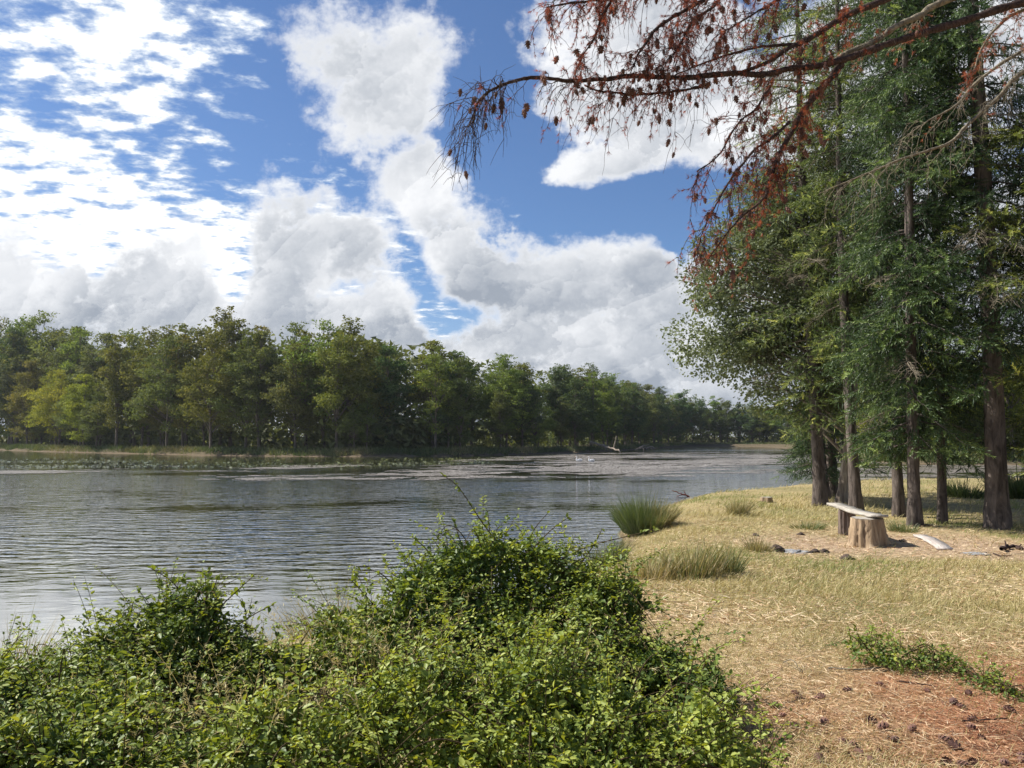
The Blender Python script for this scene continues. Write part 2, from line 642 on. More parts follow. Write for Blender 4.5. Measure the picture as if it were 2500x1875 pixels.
def on_ground(u, v):
    d = cam_dir(u, v)
    ts = np.geomspace(1.5, 400, 3000)
    z = CAM_Z + d.z * ts
    g = ground_z(d.x * ts, d.y * ts)
    i = int(np.argmax(z <= g))
    return np.array([d.x * ts[i], d.y * ts[i], g[i]])


# the ground: one sheet, finer near the camera
ths = np.concatenate([np.linspace(-180, -48, 60, endpoint=False), np.linspace(-48, 48, 180, endpoint=False), np.linspace(48, 180, 60, endpoint=False)])
ths = np.radians(ths)
rs = np.concatenate([[0.02], np.geomspace(0.6, 60, 130), np.geomspace(62, 320, 80), np.geomspace(350, 1400, 10)])
Rg, Tg = np.meshgrid(rs, ths, indexing='ij')
gx, gy = Rg * np.sin(Tg), Rg * np.cos(Tg)
gV = np.stack([gx, gy, ground_z(gx, gy)], -1).reshape(-1, 3)
nt_ = len(ths)
i, j = np.meshgrid(np.arange(len(rs) - 1), np.arange(nt_), indexing='ij')
gF = np.stack([i * nt_ + j, i * nt_ + (j + 1) % nt_, (i + 1) * nt_ + (j + 1) % nt_, (i + 1) * nt_ + j], -1).reshape(-1, 4)[:, ::-1]

m, t, b = new_mat('ground')
co = worldco(t)
x, y, z = sepxyz(t, co)
fine = noise(t, co, 9.0, 6, 0.7)
mid = noise(t, co, 1.1, 4, 0.6)
big = noise(t, co, 0.35, 3, 0.6)
straw = ramp(t, fine, [(0.30, (0.15, 0.11, 0.06)), (0.5, (0.36, 0.285, 0.14)), (0.7, (0.52, 0.42, 0.23))])
earth = ramp(t, fine, [(0.30, (0.20, 0.13, 0.085)), (0.52, (0.44, 0.31, 0.21)), (0.72, (0.56, 0.43, 0.31))])
needle = ramp(t, noise(t, co, 22.0, 5, 0.75), [(0.30, (0.10, 0.045, 0.028)), (0.5, (0.36, 0.135, 0.07)), (0.72, (0.50, 0.29, 0.17))])
moss = ramp(t, fine, [(0.3, (0.07, 0.08, 0.03)), (0.7, (0.20, 0.20, 0.08))])
litter = ramp(t, noise(t, co, 2.0, 5, 0.7), [(0.3, (0.055, 0.045, 0.028)), (0.7, (0.17, 0.135, 0.085))])
mud = (0.16, 0.12, 0.08)


def spot(cx, cy, r, soft):
    d_ = ((x - cx) * (x - cx) + (y - cy) * (y - cy)).m('SQRT') + (mid - 0.5) * 3.0
    return d_.step(r + soft, r - soft)


E1 = on_ground(2010, 1330)
E2 = on_ground(2300, 1330)
c_ = mixc(t, (big.step(0.45, 0.62) * 0.45), straw, moss)
c_ = mixc(t, (spot(E1[0], E1[1], 1.5, 1.2).max(spot(E2[0], E2[1], 1.9, 1.4)) * 0.85), c_, earth)
c_ = mixc(t, spot(5.2, 3.4, 3.6, 1.3) * 0.9, c_, needle)
c_ = mixc(t, y.step(50.0, 60.0), c_, litter)
c_ = mixc(t, z.step(0.12, 0.0), c_, mud)
setv(t, b.inputs['Base Color'], c_)
b.inputs['Roughness'].default_value = 0.95
b.inputs['Specular IOR Level'].default_value = 0.1
bump(t, b, fine + noise(t, co, 30.0, 4, 0.7) * 0.4, 0.9, 0.06)
tag(obj('ground', mesh('ground', gV, gF, m, smooth=True)), kind='structure')

# the lake
m, t, b = new_mat('lake_water')
co = worldco(t)
x, y, z = sepxyz(t, co)
w1 = noise(t, vec(t, x * 0.95 + y * 0.16, y * 2.7 - x * 0.25, 0.0), 1.0, 3, 0.55, 0.3)
w2 = noise(t, vec(t, x * 1.9 - y * 0.3, y * 4.6 + x * 0.3, 1.7), 1.0, 3, 0.6)
wind = noise(t, vec(t, x * 0.035 + y * 0.012, y * 0.075 - x * 0.02, 0.0), 1.0, 3, 0.6)
wind2 = noise(t, vec(t, x * 0.012, y * 0.030, 3.3), 1.0, 2, 0.5)
calm = (wind * 0.75 + wind2 * 0.45).step(0.51, 0.66, 0.06, 1.0)
setv(t, b.inputs['Base Color'], mixc(t, noise(t, co, 0.08, 3, 0.5), (0.022, 0.022, 0.008), (0.045, 0.042, 0.018)))
b.inputs['Roughness'].default_value = 0.04
b.inputs['IOR'].default_value = 1.4
bn = t.nodes.new('ShaderNodeBump')
bn.inputs['Distance'].default_value = 0.065
t.links.new((calm * y.step(10.5, 17.0, 0.10, 1.0)).k, bn.inputs['Strength'])
ph = (y * 2.05 + x * 0.42) * (TAU / 1.0) + noise(t, vec(t, x * 0.5, y * 0.5, 0.0), 1.0, 2, 0.5) * 9.0
w3 = ph.m('SINE') * noise(t, vec(t, x * 0.16 + y * 0.05, y * 0.22, 5.0), 1.0, 2, 0.5).step(0.38, 0.62)
t.links.new((w1 + w2 * 0.26 + w3 * 0.065).k, bn.inputs['Height'])
gl_ = t.nodes.new('ShaderNodeBsdfGlossy')
gl_.inputs['Color'].default_value = (0.90, 0.90, 0.88, 1)
gl_.inputs['Roughness'].default_value = 0.04
t.links.new(bn.outputs[0], gl_.inputs['Normal'])
mxs = t.nodes.new('ShaderNodeMixShader')
mxs.inputs[0].default_value = 0.56
t.links.new(b.outputs[0], mxs.inputs[1])
t.links.new(gl_.outputs[0], mxs.inputs[2])
t.links.new(mxs.outputs[0], t.nodes['Material Output'].inputs['Surface'])
t.links.new(bn.outputs[0], b.inputs['Normal'])
wV = np.array([(-400, 2, 0), (200, 2, 0), (200, 400, 0), (-400, 400, 0)], float)
tag(obj('lake_water', mesh('lake_water', wV, np.array([[0, 1, 2, 3]]), m)), kind='structure')

# the air over the lake
hv = np.array([(sx * 1500, sy * 1500, z_) for z_ in (-2.2, 42.0) for sx, sy in ((-1, -1), (1, -1), (1, 1), (-1, 1))], float)
m = bpy.data.materials.new('haze')
m.use_nodes = True
t = m.node_tree
t.nodes.clear()
pv = t.nodes.new('ShaderNodeVolumePrincipled')
pv.inputs['Color'].default_value = (0.86, 0.93, 1.0, 1)
pv.inputs['Density'].default_value = 0.00014
pv.inputs['Anisotropy'].default_value = 0.35
mo = t.nodes.new('ShaderNodeOutputMaterial')
t.links.new(pv.outputs[0], mo.inputs['Volume'])
tag(obj('haze', mesh('haze', hv, np.array([[3, 2, 1, 0], [4, 5, 6, 7], [0, 1, 5, 4], [1, 2, 6, 5], [2, 3, 7, 6], [3, 0, 4, 7]]), m)), kind='stuff')


# ------------------------------------------------------------------ floating plants on the lake
def fbm2(x, y, seed, octs=4, pers=0.6):
    r = np.random.default_rng(seed)
    out = np.zeros_like(x)
    a = 1.0
    f = 1.0
    for _ in range(octs):
        for _ in range(3):
            th = r.uniform(0, TAU)
            ph = r.uniform(0, TAU, 2)
            kx, ky = math.cos(th) * f, math.sin(th) * f
            out += a * np.sin(kx * x + ky * y + ph[0] + 0.8 * np.sin(0.7 * ky * x - 0.6 * kx * y + ph[1]))
        a *= pers
        f *= 2.1
    return out / 4.0


xs = np.arange(-60, 62, 0.16)
ys = np.concatenate([np.arange(38, 62, 0.30), np.arange(62, 132, 0.55)])
X, Y = np.meshgrid(xs, ys, indexing='xy')
cx, cy = X[:-1, :-1] + 0.08, Y[:-1, :-1] + 0.2
uu = 1250 + F * cx / cy
# the sheet of weed lies across the middle of the lake, thick to the right, in ribbons to the left
vtop = np.interp(uu, [0, 900, 1000, 1260, 1500, 2000, 2500], [1142, 1128, 1134, 1108, 1104, 1102, 1120])
vbot = np.interp(uu, [0, 500, 900, 1100, 1300, 1700, 2000, 2300, 2500], [1160, 1178, 1178, 1172, 1168, 1163, 1170, 1178, 1176])
vv = 1072 + F * CAM_Z / cy
edge = np.minimum(vv - vtop, vbot - vv)
dens_w = 1.25 * fbm2(cx * 0.22, cy * 0.26, 5, 5, 0.8) + np.interp(uu, [300, 900, 1250, 1700, 2100, 2500], [-0.7, -0.4, 0.0, 0.18, 0.1, -0.2]) + np.clip(edge / 10 - 0.5, -1.4, 0.30)
keep = (dens_w > 0.24) & (edge > 0)
keep &= lake_dist(cx.ravel(), cy.ravel()).reshape(cx.shape) < -0.6
iy, ix = np.nonzero(keep)
q0 = np.stack([X[iy, ix], Y[iy, ix]], -1)
q1 = np.stack([X[iy, ix + 1], Y[iy, ix]], -1)
q2 = np.stack([X[iy + 1, ix + 1], Y[iy + 1, ix]], -1)
q3 = np.stack([X[iy + 1, ix], Y[iy + 1, ix]], -1)
wv_ = np.stack([q0, q1, q2, q3], 1).reshape(-1, 2)
wv_[:, 0] += rng.normal(0, 0.05, len(wv_))
wzz = np.full(len(wv_), 0.006) + np.repeat(rng.uniform(0, 0.012, len(iy)), 4)
wf = np.arange(len(wv_)).reshape(-1, 4)
m, t, b = new_mat('floating_weed')
c_ = mixc(t, attr(t), (0.12, 0.10, 0.075), (0.30, 0.27, 0.235))
setv(t, b.inputs['Base Color'], c_)
b.inputs['Roughness'].default_value = 0.45
M['weed'] = m
tint_w = np.repeat(np.clip(0.5 + 0.4 * fbm2(cx, cy, 9, 3)[iy, ix] + rng.normal(0, 0.22, len(iy)), 0, 1), 4)
o = obj('floating_weed', mesh('floating_weed', np.column_stack([wv_, wzz]), wf, m, tint=tint_w))
tag(o, 'pale grey-brown sheet of water weed streaked across the middle of the lake', 'water weed', kind='stuff')

# lily pads glinting off the far bank
n = 4200
lu = rng.uniform(-150, 1280, n)
lv = 1116 + rng.power(1.2, n) * np.interp(lu, [0, 900, 1280], [26, 24, 10])
ld = CAM_Z * F / (lv - 1072)
lx, ly = (lu - 1250) / F * ld, ld
ok = lake_dist(lx, ly) < -1.0
ok &= fbm2(lx * 0.3, ly * 0.3, 21, 3) > -0.35
lx, ly = lx[ok], ly[ok]
n = len(lx)
th = np.arange(7) / 7 * TAU * 0.93 + 0.2
PADV = np.concatenate([[[0, 0, 0]], np.stack([np.cos(th), np.sin(th), 0.10 * np.sin(3 * th)], -1)])
PADF = np.array([[0, k, k + 1] for k in range(1, 7)])
tilt = unit(np.column_stack([rng.normal(0, 0.16, n), rng.normal(0, 0.16, n), np.ones(n)]))
V, Fc = scatter(PADV, PADF, np.column_stack([lx, ly, np.full(n, 0.03)]), rand_dirs(n) * np.array([1, 1, 0.0]), tilt, rng.uniform(0.07, 0.16, n))
m, t, b = new_mat('lily_pad')
setv(t, b.inputs['Base Color'], mixc(t, attr(t), (0.07, 0.085, 0.03), (0.17, 0.18, 0.06)))
b.inputs['Roughness'].default_value = 0.22
tag(obj('lily_pads', mesh('lily_pads', V, Fc, m, tint=np.repeat(rng.random(n), 8))), 'scattered green lily pads glinting in front of the far bank', 'lily pads', kind='stuff')


# ------------------------------------------------------------------ broadleaf trees
def broadleaf(seed, H, spread, n_cl, per, size, base=0.15, tr=0.22, wide=1.0, mat='wood', barkm='bark_far', open_=0.0, shift=(0, 0)):
    """returns trunk mesh, crown mesh"""
    r = np.random.default_rng(seed)
    g = Geo()
    top = np.array([r.normal(0, 0.4), r.normal(0, 0.4), H * 0.80])
    mid_ = np.array([r.normal(0, 0.3), r.normal(0, 0.3), H * 0.4])
    tp = curve_pts([(0, 0, -0.5), (0, 0, 0.15), mid_ * [0.5, 0.5, 0.4], mid_, top], 14)
    rad = tr * np.interp(tp[:, 2] / H, [-0.1, 0.0, 0.04, 0.4, 0.8], [1.7, 1.5, 1.0, 0.72, 0.12])
    g.add(*tube(tp, rad, 8))
    cl = []
    zc, rz = H * (base + (1 - base) * 0.54), H * (1 - base) * 0.48
    for k in range(n_cl):
        d = rand_dirs(1, r)[0]
        rr = r.random() ** 0.42
        p = np.array([d[0] * spread * rr * wide + shift[0], d[1] * spread * rr + shift[1], zc + d[2] * rz * rr])
        # wider low, rounded at the top
        f = (p[2] - H * base) / (H * (1 - base))
        w_ = np.interp(f, [0, 0.25, 0.6, 0.85, 1.0], [0.72, 1.0, 0.95, 0.66, 0.3])
        p[:2] = p[:2] * w_
        cr = spread * r.uniform(0.22, 0.40) * np.interp(f, [0, 0.5, 1], [1.0, 1.0, 0.7])
        cl.append((p, cr))
    cl.append((np.array([top[0], top[1], H * 0.93]), spread * 0.25))
    P, Nn, Dd, T = [], [], [], []
    for (p, cr) in cl:
        ti = np.clip(p[2] / H - 0.12, 0.15, 0.72)
        k = int(np.argmin(abs(tp[:, 2] - H * ti * r.uniform(0.7, 1.0))))
        a = tp[k]
        mid2 = a * 0.45 + p * 0.55 + np.array([0, 0, cr * 0.3])
        br = curve_pts([a, mid2, p], 6)
        g.add(*tube(br, np.linspace(rad[k] * 0.42, tr * 0.06, 6), 5))
        ns = 4
        for _ in range(ns):
            e = p + rand_dirs(1, r)[0] * cr * 0.9
            g.add(*tube(np.array([br[3], p * 0.5 + e * 0.5, e]), [tr * 0.09, tr * 0.06, tr * 0.02], 3))
        nl = int(per * r.uniform(0.6, 1.3) * (cr / (0.31 * spread)) ** 2)
        # twiglets inside the clump carry the leaves: gives tufts and gaps
        nt2 = max(6, int(nl / 14))
        dirs = rand_dirs(nt2, r)
        rad2 = cr * r.random(nt2) ** 0.33
        tw = p + dirs * rad2[:, None] * np.array([1.12, 1.12, 0.72])
        kk = r.integers(0, nt2, nl)
        q = tw[kk] + r.normal(0, cr * 0.085 + size * 0.35, (nl, 3)) * np.array([1.25, 1.25, 0.6])
        P.append(q)
        out = unit(q - p)
        Nn.append(unit(out * 0.7 + np.array([0, 0, 0.75]) + r.normal(0, 0.55, (nl, 3))))
        Dd.append(unit(out + r.normal(0, 0.8, (nl, 3)) + np.array([0, 0, -0.25])))
        T.append(np.clip(0.36 + r.normal(0, 0.13) + r.normal(0, 0.07, nt2)[kk] + r.normal(0, 0.15, nl), 0, 1))
    P, Nn, Dd, T = map(np.concatenate, (P, Nn, Dd, T))
    okk = P[:, 2] > H * base * 0.5
    P, Nn, Dd, T = P[okk], Nn[okk], Dd[okk], T[okk]
    V, Fc = scatter(CARD_V, CARD_F, P, Dd, Nn, size * r.uniform(0.6, 1.35, len(P)))
    return g.mesh('trunk', M[barkm], True), mesh('crown', V, Fc, M[mat], tint=np.repeat(T, len(CARD_V)))


H0 = 20.0
VAR = []
for k, (sp, ncl, per, base, wide) in enumerate(((5.0, 52, 330, 0.05, 1.0), (4.2, 46, 330, 0.03, 1.0), (5.6, 56, 310, 0.07, 1.15), (3.7, 40, 340, 0.08, 1.0),
                                                (4.8, 40, 300, 0.10, 1.0), (4.4, 56, 320, 0.03, 1.0), (4.0, 30, 260, 0.14, 1.0))):
    VAR.append(broadleaf(100 + k, H0, sp, ncl, per, 0.31, base, 0.24, wide))

# line of the tree tops along the far wood, read across the view
TOP_U = [-200, 0, 60, 130, 200, 270, 340, 430, 500, 560, 640, 700, 760, 840, 900, 960, 1000, 1060, 1120, 1200, 1270, 1350, 1440, 1500, 1600, 1700, 1800, 1950, 2100, 2500]
TOP_V = [770, 765, 752, 785, 795, 803, 778, 768, 757, 760, 788, 785, 792, 772, 792, 815, 828, 806, 846, 856, 868, 888, 898, 918, 940, 955, 970, 985, 985, 930]


def shore_line(pts, off, step, r, jit=1.2):
    """points along the far shore, off metres inland"""
    P = curve_pts(pts, 600)
    T = np.gradient(P, axis=0)
    Nn = unit(np.column_stack([-T[:, 1], T[:, 0]]))
    Q = P + Nn * off
    s_ = np.concatenate([[0], np.cumsum(np.linalg.norm(np.diff(Q, axis=0), axis=1))])
    k = np.arange(r.uniform(0, step), s_[-1], step) 
    k = k + r.normal(0, step * 0.18, len(k))
    x_ = np.interp(k, s_, Q[:, 0]) + r.normal(0, jit, len(k))
    y_ = np.interp(k, s_, Q[:, 1]) + r.normal(0, jit, len(k))
    return np.column_stack([x_, y_])


FAR = [(-150, 160), (-128, 168), (-112, 166), (-100, 155), (-82, 138), (-56, 119), (-31, 103), (-19, 100.5), (-8, 105), (3.2, 119), (20.5, 153), (40, 205), (54, 231), (68, 238), (82, 230)]
RIGHT = [(82, 228), (73, 198), (62, 165), (51, 130), (41, 100), (37, 82), (37, 73), (42, 69), (55, 67), (74, 66)]
rt = np.random.default_rng(5)
LOOKS = {'olive': (1.05, 1.0, 0.62), 'dark green': (0.62, 0.78, 0.80), 'mid green': (0.92, 0.98, 0.80), 'bluish green': (0.72, 0.92, 1.02),
         'yellow-green': (1.60, 1.62, 0.60), 'brownish green': (1.10, 0.96, 0.70), 'grey-green': (1.05, 1.02, 1.15), 'bright green': (1.15, 1.35, 0.80)}


def ordinal(k):
    return f"{k}{'th' if 10 <= k % 100 <= 20 else {1: 'st', 2: 'nd', 3: 'rd'}.get(k % 10, 'th')}"


def plant_tree(x_, y_, h, look, var, name='broadleaf_tree', squash=1.0, sink=0.0):
    root = obj(name, None, loc=(x_, y_, gz(x_, y_) - sink))
    k = h / H0
    kw = k ** 0.75 * squash
    root.scale = (kw, kw, k)
    root.rotation_euler = (0, 0, rt.uniform(0, TAU))
    obj('trunk', VAR[var][0], root)
    c_ = obj('crown', VAR[var][1], root)
    j_ = rt.normal(0, 0.05, 3)
    c_.color = tuple(np.array(LOOKS[look]) * (1 + j_)) + (1.0,)
    return root


def tops(x_, y_):
    u_ = 1250 + F * x_ / y_
    return u_, np.interp(u_, TOP_U, TOP_V)


rows = []
for off, step in ((4.0, 4.7), (10.0, 5.6), (21.0, 8.0)):
    rows.append(shore_line(FAR, off, step, rt))
row1 = sorted([p for p in list(rows[0]) + [np.array([(u_ - 1250) / F * 244, 244.0]) for u_ in (1775, 1802, 1836, 1872, 1905)] if -60 < 1250 + F * p[0] / p[1] < 2000], key=lambda p: p[0] / p[1])
cnt = 0
looks1 = ['mid green', 'dark green', 'olive', 'bluish green', 'mid green', 'grey-green', 'dark green', 'bright green']
for p in row1:
    u_, vt = tops(*p)
    cnt += 1
    hmax = CAM_Z + (1072 - vt) / F * p[1] - gz(*p)
    h = hmax * rt.choice([rt.uniform(0.32, 0.55), rt.uniform(0.62, 0.85), rt.uniform(0.8, 1.0)], p=[0.22, 0.33, 0.45])
    if u_ < 560:
        lk = ['mid green', 'olive', 'grey-green', 'mid green', 'brownish green'][rt.integers(0, 5)]
    elif u_ < 900:
        lk = ['mid green', 'dark green', 'olive', 'grey-green', 'bright green'][rt.integers(0, 5)]
    elif u_ < 1500:
        lk = ['dark green', 'bluish green', 'dark green', 'mid green', 'bright green'][rt.integers(0, 5)]
    else:
        lk = ['bluish green', 'dark green', 'mid green', 'mid green'][rt.integers(0, 4)]
    if 120 < u_ < 215 and h > 12:
        h = hmax * 0.62
        lk = 'yellow-green'
    root = plant_tree(p[0], p[1], h, lk, int(rt.integers(0, 7)))
    tag(root, f'{lk} broadleaf tree on the far shore, {ordinal(cnt)} from the left in the front row', 'tree', 'front row of trees across the lake')
cnt = 0
row2 = sorted([p for p in rows[1] if -60 < 1250 + F * p[0] / p[1] < 1960], key=lambda p: p[0] / p[1])
for p in row2:
    u_, vt = tops(*p)
    cnt += 1
    h = (CAM_Z + (1072 - vt) / F * p[1] - gz(*p)) * rt.uniform(0.88, 1.05)
    lk = ['olive', 'mid green', 'brownish green', 'olive', 'mid green', 'grey-green', 'bright green'][rt.integers(0, 7)]
    if u_ > 900:
        lk = ['mid green', 'bluish green', 'olive', 'mid green', 'bright green'][rt.integers(0, 5)]
    root = plant_tree(p[0], p[1], h, lk, int(rt.integers(0, 7)), squash=1.1)
    tag(root, f'{lk} treetop of the far wood, {ordinal(cnt)} from the left behind the front row', 'tree', 'second row of trees across the lake')

# the depth of the wood behind them: one mass of leaves
n = 80000
rw = np.random.default_rng(8)
Pw = np.concatenate([curve_pts(FAR, 300), curve_pts(RIGHT + [(95, 66), (120, 60)], 100)])
Tw_ = np.gradient(Pw, axis=0)
Nw = unit(np.column_stack([-Tw_[:, 1], Tw_[:, 0]]))
k = rw.integers(0, 400, n)
offw = 15 + rw.random(n) * 30
bx, by = Pw[k, 0] + Nw[k, 0] * offw + rw.normal(0, 1, n), Pw[k, 1] + Nw[k, 1] * offw + rw.normal(0, 1, n)
_, vt = tops(bx, by)
htop = np.maximum(CAM_Z + (1072 - vt) / F * by, 6)
lump = 0.86 + 0.10 * fbm2(bx * 0.25, by * 0.25, 4, 3)
zz = 0.9 + (htop * lump - 0.9) * rw.random(n) ** 1.15
low = rw.random(n) < 0.55
zz = np.where(low, 0.7 + 4.6 * rw.random(n) ** 1.3, zz)
shift_ = np.where(low, -rw.uniform(2, 12, n), 0)
bx, by = bx + Nw[k, 0] * shift_, by + Nw[k, 1] * shift_
V, Fc = scatter(CARD_V * [1.5, 1, 1], np.array([[0, 3, 1]]), np.column_stack([bx, by, zz]), rand_dirs(n, rw), unit(rw.normal(0, 0.6, (n, 3)) + [0, 0, 0.8]), rw.uniform(0.7, 1.5, n))
mw = leaf_mat('far_wood', [(0.0, (0.07, 0.095, 0.038)), (1.0, (0.19, 0.21, 0.08))], 0.35, 0.7)
tag(obj('far_woodland', mesh('far_woodland', V, Fc, mw, tint=np.repeat(np.clip(0.5 + 0.3 * fbm2(bx * 0.3, by * 0.3, 6, 2) + rw.normal(0, 0.15, n), 0, 1), 4))),
    'deep green mass of woodland filling in behind the lakeside trees', 'woodland', kind='stuff')

# trees on the right shore, seen between the conifer trunks
rowR = sorted([p for p in np.concatenate([shore_line(RIGHT, 4, 6.5, rt), shore_line(RIGHT, 12, 7, rt)]) if 1870 < 1250 + F * p[0] / p[1] < 2640], key=lambda p: p[0] / p[1])
cnt = 0
for p in rowR:
    cnt += 1
    u_, vt = tops(*p)
    h = float(np.clip(rt.uniform(9, 14), 5, 16))
    lk = ['bright green', 'yellow-green', 'mid green', 'yellow-green', 'olive'][rt.integers(0, 5)]
    root = plant_tree(p[0], p[1], h, lk, int(rt.integers(0, 7)), squash=1.15)
    tag(root, f'sunlit {lk} tree on the right-hand shore, {ordinal(cnt)} from the left beyond the conifers', 'tree', 'trees on the shore beyond the conifers')

# dry sedge along the far banks
n = 52000
Pb = np.concatenate([curve_pts(FAR[2:], 500), curve_pts(RIGHT, 200)])
Tb = np.gradient(Pb, axis=0)
Nb = unit(np.column_stack([-Tb[:, 1], Tb[:, 0]]))
k = rng.integers(0, 700, n)
offb = np.abs(rng.normal(0, 1.2, n)) + 0.15
bx, by = Pb[k, 0] + Nb[k, 0] * offb + rng.normal(0, 0.3, n), Pb[k, 1] + Nb[k, 1] * offb + rng.normal(0, 0.3, n)
ok = lake_dist(bx, by) > 0.05
bx, by = bx[ok], by[ok]
n = len(bx)
V, Fc, kk = blades(np.column_stack([bx, by, ground_z(bx, by) - 0.03]), np.column_stack([rng.normal(0, 0.3, n), rng.normal(0, 0.3, n), np.ones(n)]),
                   rng.uniform(0.35, 0.95, n), np.column_stack([rng.normal(0.1, 0.3, n), rng.normal(0, 0.3, n), -rng.random(n) * 0.3]), rng.uniform(0.03, 0.07, n), 1)
tag(obj('bank_sedge', mesh('bank_sedge', V, Fc, M['rush'], tint=np.repeat(np.clip(0.40 + 0.3 * fbm2(bx * 0.4, by * 0.4, 3, 3) + rng.normal(0, 0.12, n), 0, 1), kk))),
    'fringe of dry brown-green sedge along the far bank', 'sedge', kind='stuff')


# ------------------------------------------------------------------ conifers
NEEDLE_V, NEEDLE_F = [], []
for k in range(16):
    yb = 0.01 + 0.058 * k
    a = k * 2.4
    rr_ = 0.15 * (1 - 0.35 * k / 16)
    e = np.array([math.cos(a) * rr_, yb + 0.15, math.sin(a) * rr_])
    s_ = np.array([-math.sin(a), 0.2, math.cos(a)]) * 0.031
    i0 = len(NEEDLE_V)
    NEEDLE_V += [np.array([0, yb, 0]) - s_, np.array([0, yb, 0]) + s_, e]
    NEEDLE_F.append([i0, i0 + 1, i0 + 2])
NEEDLE_V, NEEDLE_F = np.array(NEEDLE_V), np.array(NEEDLE_F)


def conifer(seed, H, tr, zb, prof, n_br, dens, droop, size=0.24, bare=0.0, flare=1.3, brown=0.0, side=None, zmax=None, hang=1.5):
    """trunk mesh, dead-branch mesh (or None), crown (branches) mesh, needles mesh"""
    r = np.random.default_rng(seed)
    zmax = zmax or H
    tp = np.column_stack([0.10 * np.sin(np.linspace(0, 5, 22) + seed), 0.08 * np.cos(np.linspace(0, 4, 22) + seed), np.linspace(-0.3, H, 22)])
    tp[:, :2] -= tp[1, :2]
    rad = tr * np.interp(tp[:, 2], [-0.3, 0.0, 0.35, 1.0, H * 0.5, H], [flare * 1.1, flare, 1.06, 0.92, 0.66, 0.05])
    gt = Geo()
    z_f = np.concatenate([np.linspace(-0.3, 1.2, 8), np.linspace(1.4, H, 26)])
    tpf = np.column_stack([np.interp(z_f, tp[:, 2], tp[:, 0]), np.interp(z_f, tp[:, 2], tp[:, 1]), z_f])
    V, Fs = tube(tpf, np.interp(z_f, tp[:, 2], rad), 18)
    # buttressed, furrowed trunk
    ang = np.arctan2(V[:, 1] - np.interp(V[:, 2], z_f, tpf[:, 0]), V[:, 0] - np.interp(V[:, 2], z_f, tpf[:, 0]))
    cx_, cy_ = np.interp(V[:, 2], z_f, tpf[:, 0]), np.interp(V[:, 2], z_f, tpf[:, 1])
    butt = 1 + np.exp(-np.maximum(V[:, 2], 0) / 0.28) * 0.16 * np.sin(ang * 4 + seed) + 0.05 * np.sin(ang * 7 + V[:, 2] * 0.9) + 0.03 * r.normal(size=len(V))
    V[:, 0] = cx_ + (V[:, 0] - cx_) * butt
    V[:, 1] = cy_ + (V[:, 1] - cy_) * butt
    gt.add(V, Fs)
    gb, gd = Geo(), Geo()
    P, Dd, T = [], [], []
    for kb in range(n_br):
        z0 = zb + (zmax - zb) * (kb + r.random()) / n_br
        f = (z0 - zb) / (H - zb)
        L = np.interp(f, prof[0], prof[1]) * r.uniform(0.65, 1.15)
        a = r.uniform(0, TAU)
        if side is not None and r.random() < side[1]:
            a = side[0] + r.normal(0, 0.7)
        out = np.array([math.cos(a), math.sin(a), 0])
        lat = np.array([-math.sin(a), math.cos(a), 0])
        ts = np.linspace(0, 1, 8)
        up = r.uniform(0.0, 0.25) - 0.1 * (1 - f)
        curve_ = r.normal(0, 0.12)
        bp = np.array([np.interp(z0, tp[:, 2], tp[:, 0]), np.interp(z0, tp[:, 2], tp[:, 1]), z0]) + L * (ts[:, None] * out + (ts ** 2)[:, None] * lat * curve_)
        bp[:, 2] += L * (up * ts - droop * ts ** 2 + droop * 0.35 * ts ** 4)
        is_bare = r.random() < bare
        (gd if is_bare else gb).add(*tube(bp, np.linspace(0.013 + 0.008 * L, 0.003, 8), 5))
        nsec = int(L * 13 * dens) + 4
        for js in range(nsec):
            t_ = 0.12 + 0.88 * (js + r.random()) / nsec
            s0 = np.array([np.interp(t_, ts, bp[:, i_]) for i_ in range(3)])
            sgn = 1 if js % 2 else -1
            Ls = (0.16 + 0.34 * L * (1.05 - t_)) * r.uniform(0.6, 1.2)
            d = unit(out * 0.75 + lat * sgn * r.uniform(0.5, 1.0) + np.array([0, 0, r.normal(-0.05, 0.18)]))
            m_ = 5
            tt = np.linspace(0, 1, m_)
            sp_ = s0 + Ls * tt[:, None] * d
            sp_[:, 2] -= Ls * (droop * 0.9 + 0.15) * tt ** 2
            if is_bare:
                gd.add(*tube(sp_, np.linspace(0.006, 0.002, m_), 3, False))
                for _ in range(3):
                    q = sp_[r.integers(1, m_)]
                    e = q + unit(d + r.normal(0, 0.6, 3) + [0, 0, -0.3]) * Ls * 0.5
                    gd.add(*tube(np.array([q, (q + e) / 2 + r.normal(0, 0.02, 3), e]), [0.004, 0.003, 0.0015], 3, False))
                continue
            if js % 3 == 0:
                gb.add(*tube(sp_, np.linspace(0.006, 0.0025, m_), 3, False))
            ng = max(2, int(Ls / 0.125))
            tg = r.uniform(0.05, 1.0, ng)
            pg = np.column_stack([np.interp(tg, tt, sp_[:, i_]) for i_ in range(3)])
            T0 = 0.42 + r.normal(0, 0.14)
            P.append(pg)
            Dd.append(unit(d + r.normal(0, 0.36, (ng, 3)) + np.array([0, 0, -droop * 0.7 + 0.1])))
            T.append(np.clip(T0 + 0.30 * (tg - 0.6) + 0.22 * (t_ - 0.6) + r.normal(0, 0.12, ng), 0, 1))  # tint rises outwards: lit spray ends and dark inside put into the colour
    P, Dd, T = np.concatenate(P), np.concatenate(Dd), np.concatenate(T)
    V, Fc = scatter(NEEDLE_V, NEEDLE_F, P, Dd, rand_dirs(len(P), r), 1.4 * size * r.uniform(0.55, 1.25, len(P)))
    tips = np.array([0.0, 0.0, 0.24] * 16)  # needle ends tinted lighter to look sunlit
    Tn = np.clip((T[:, None] + tips[None, :]).ravel(), 0, 1)
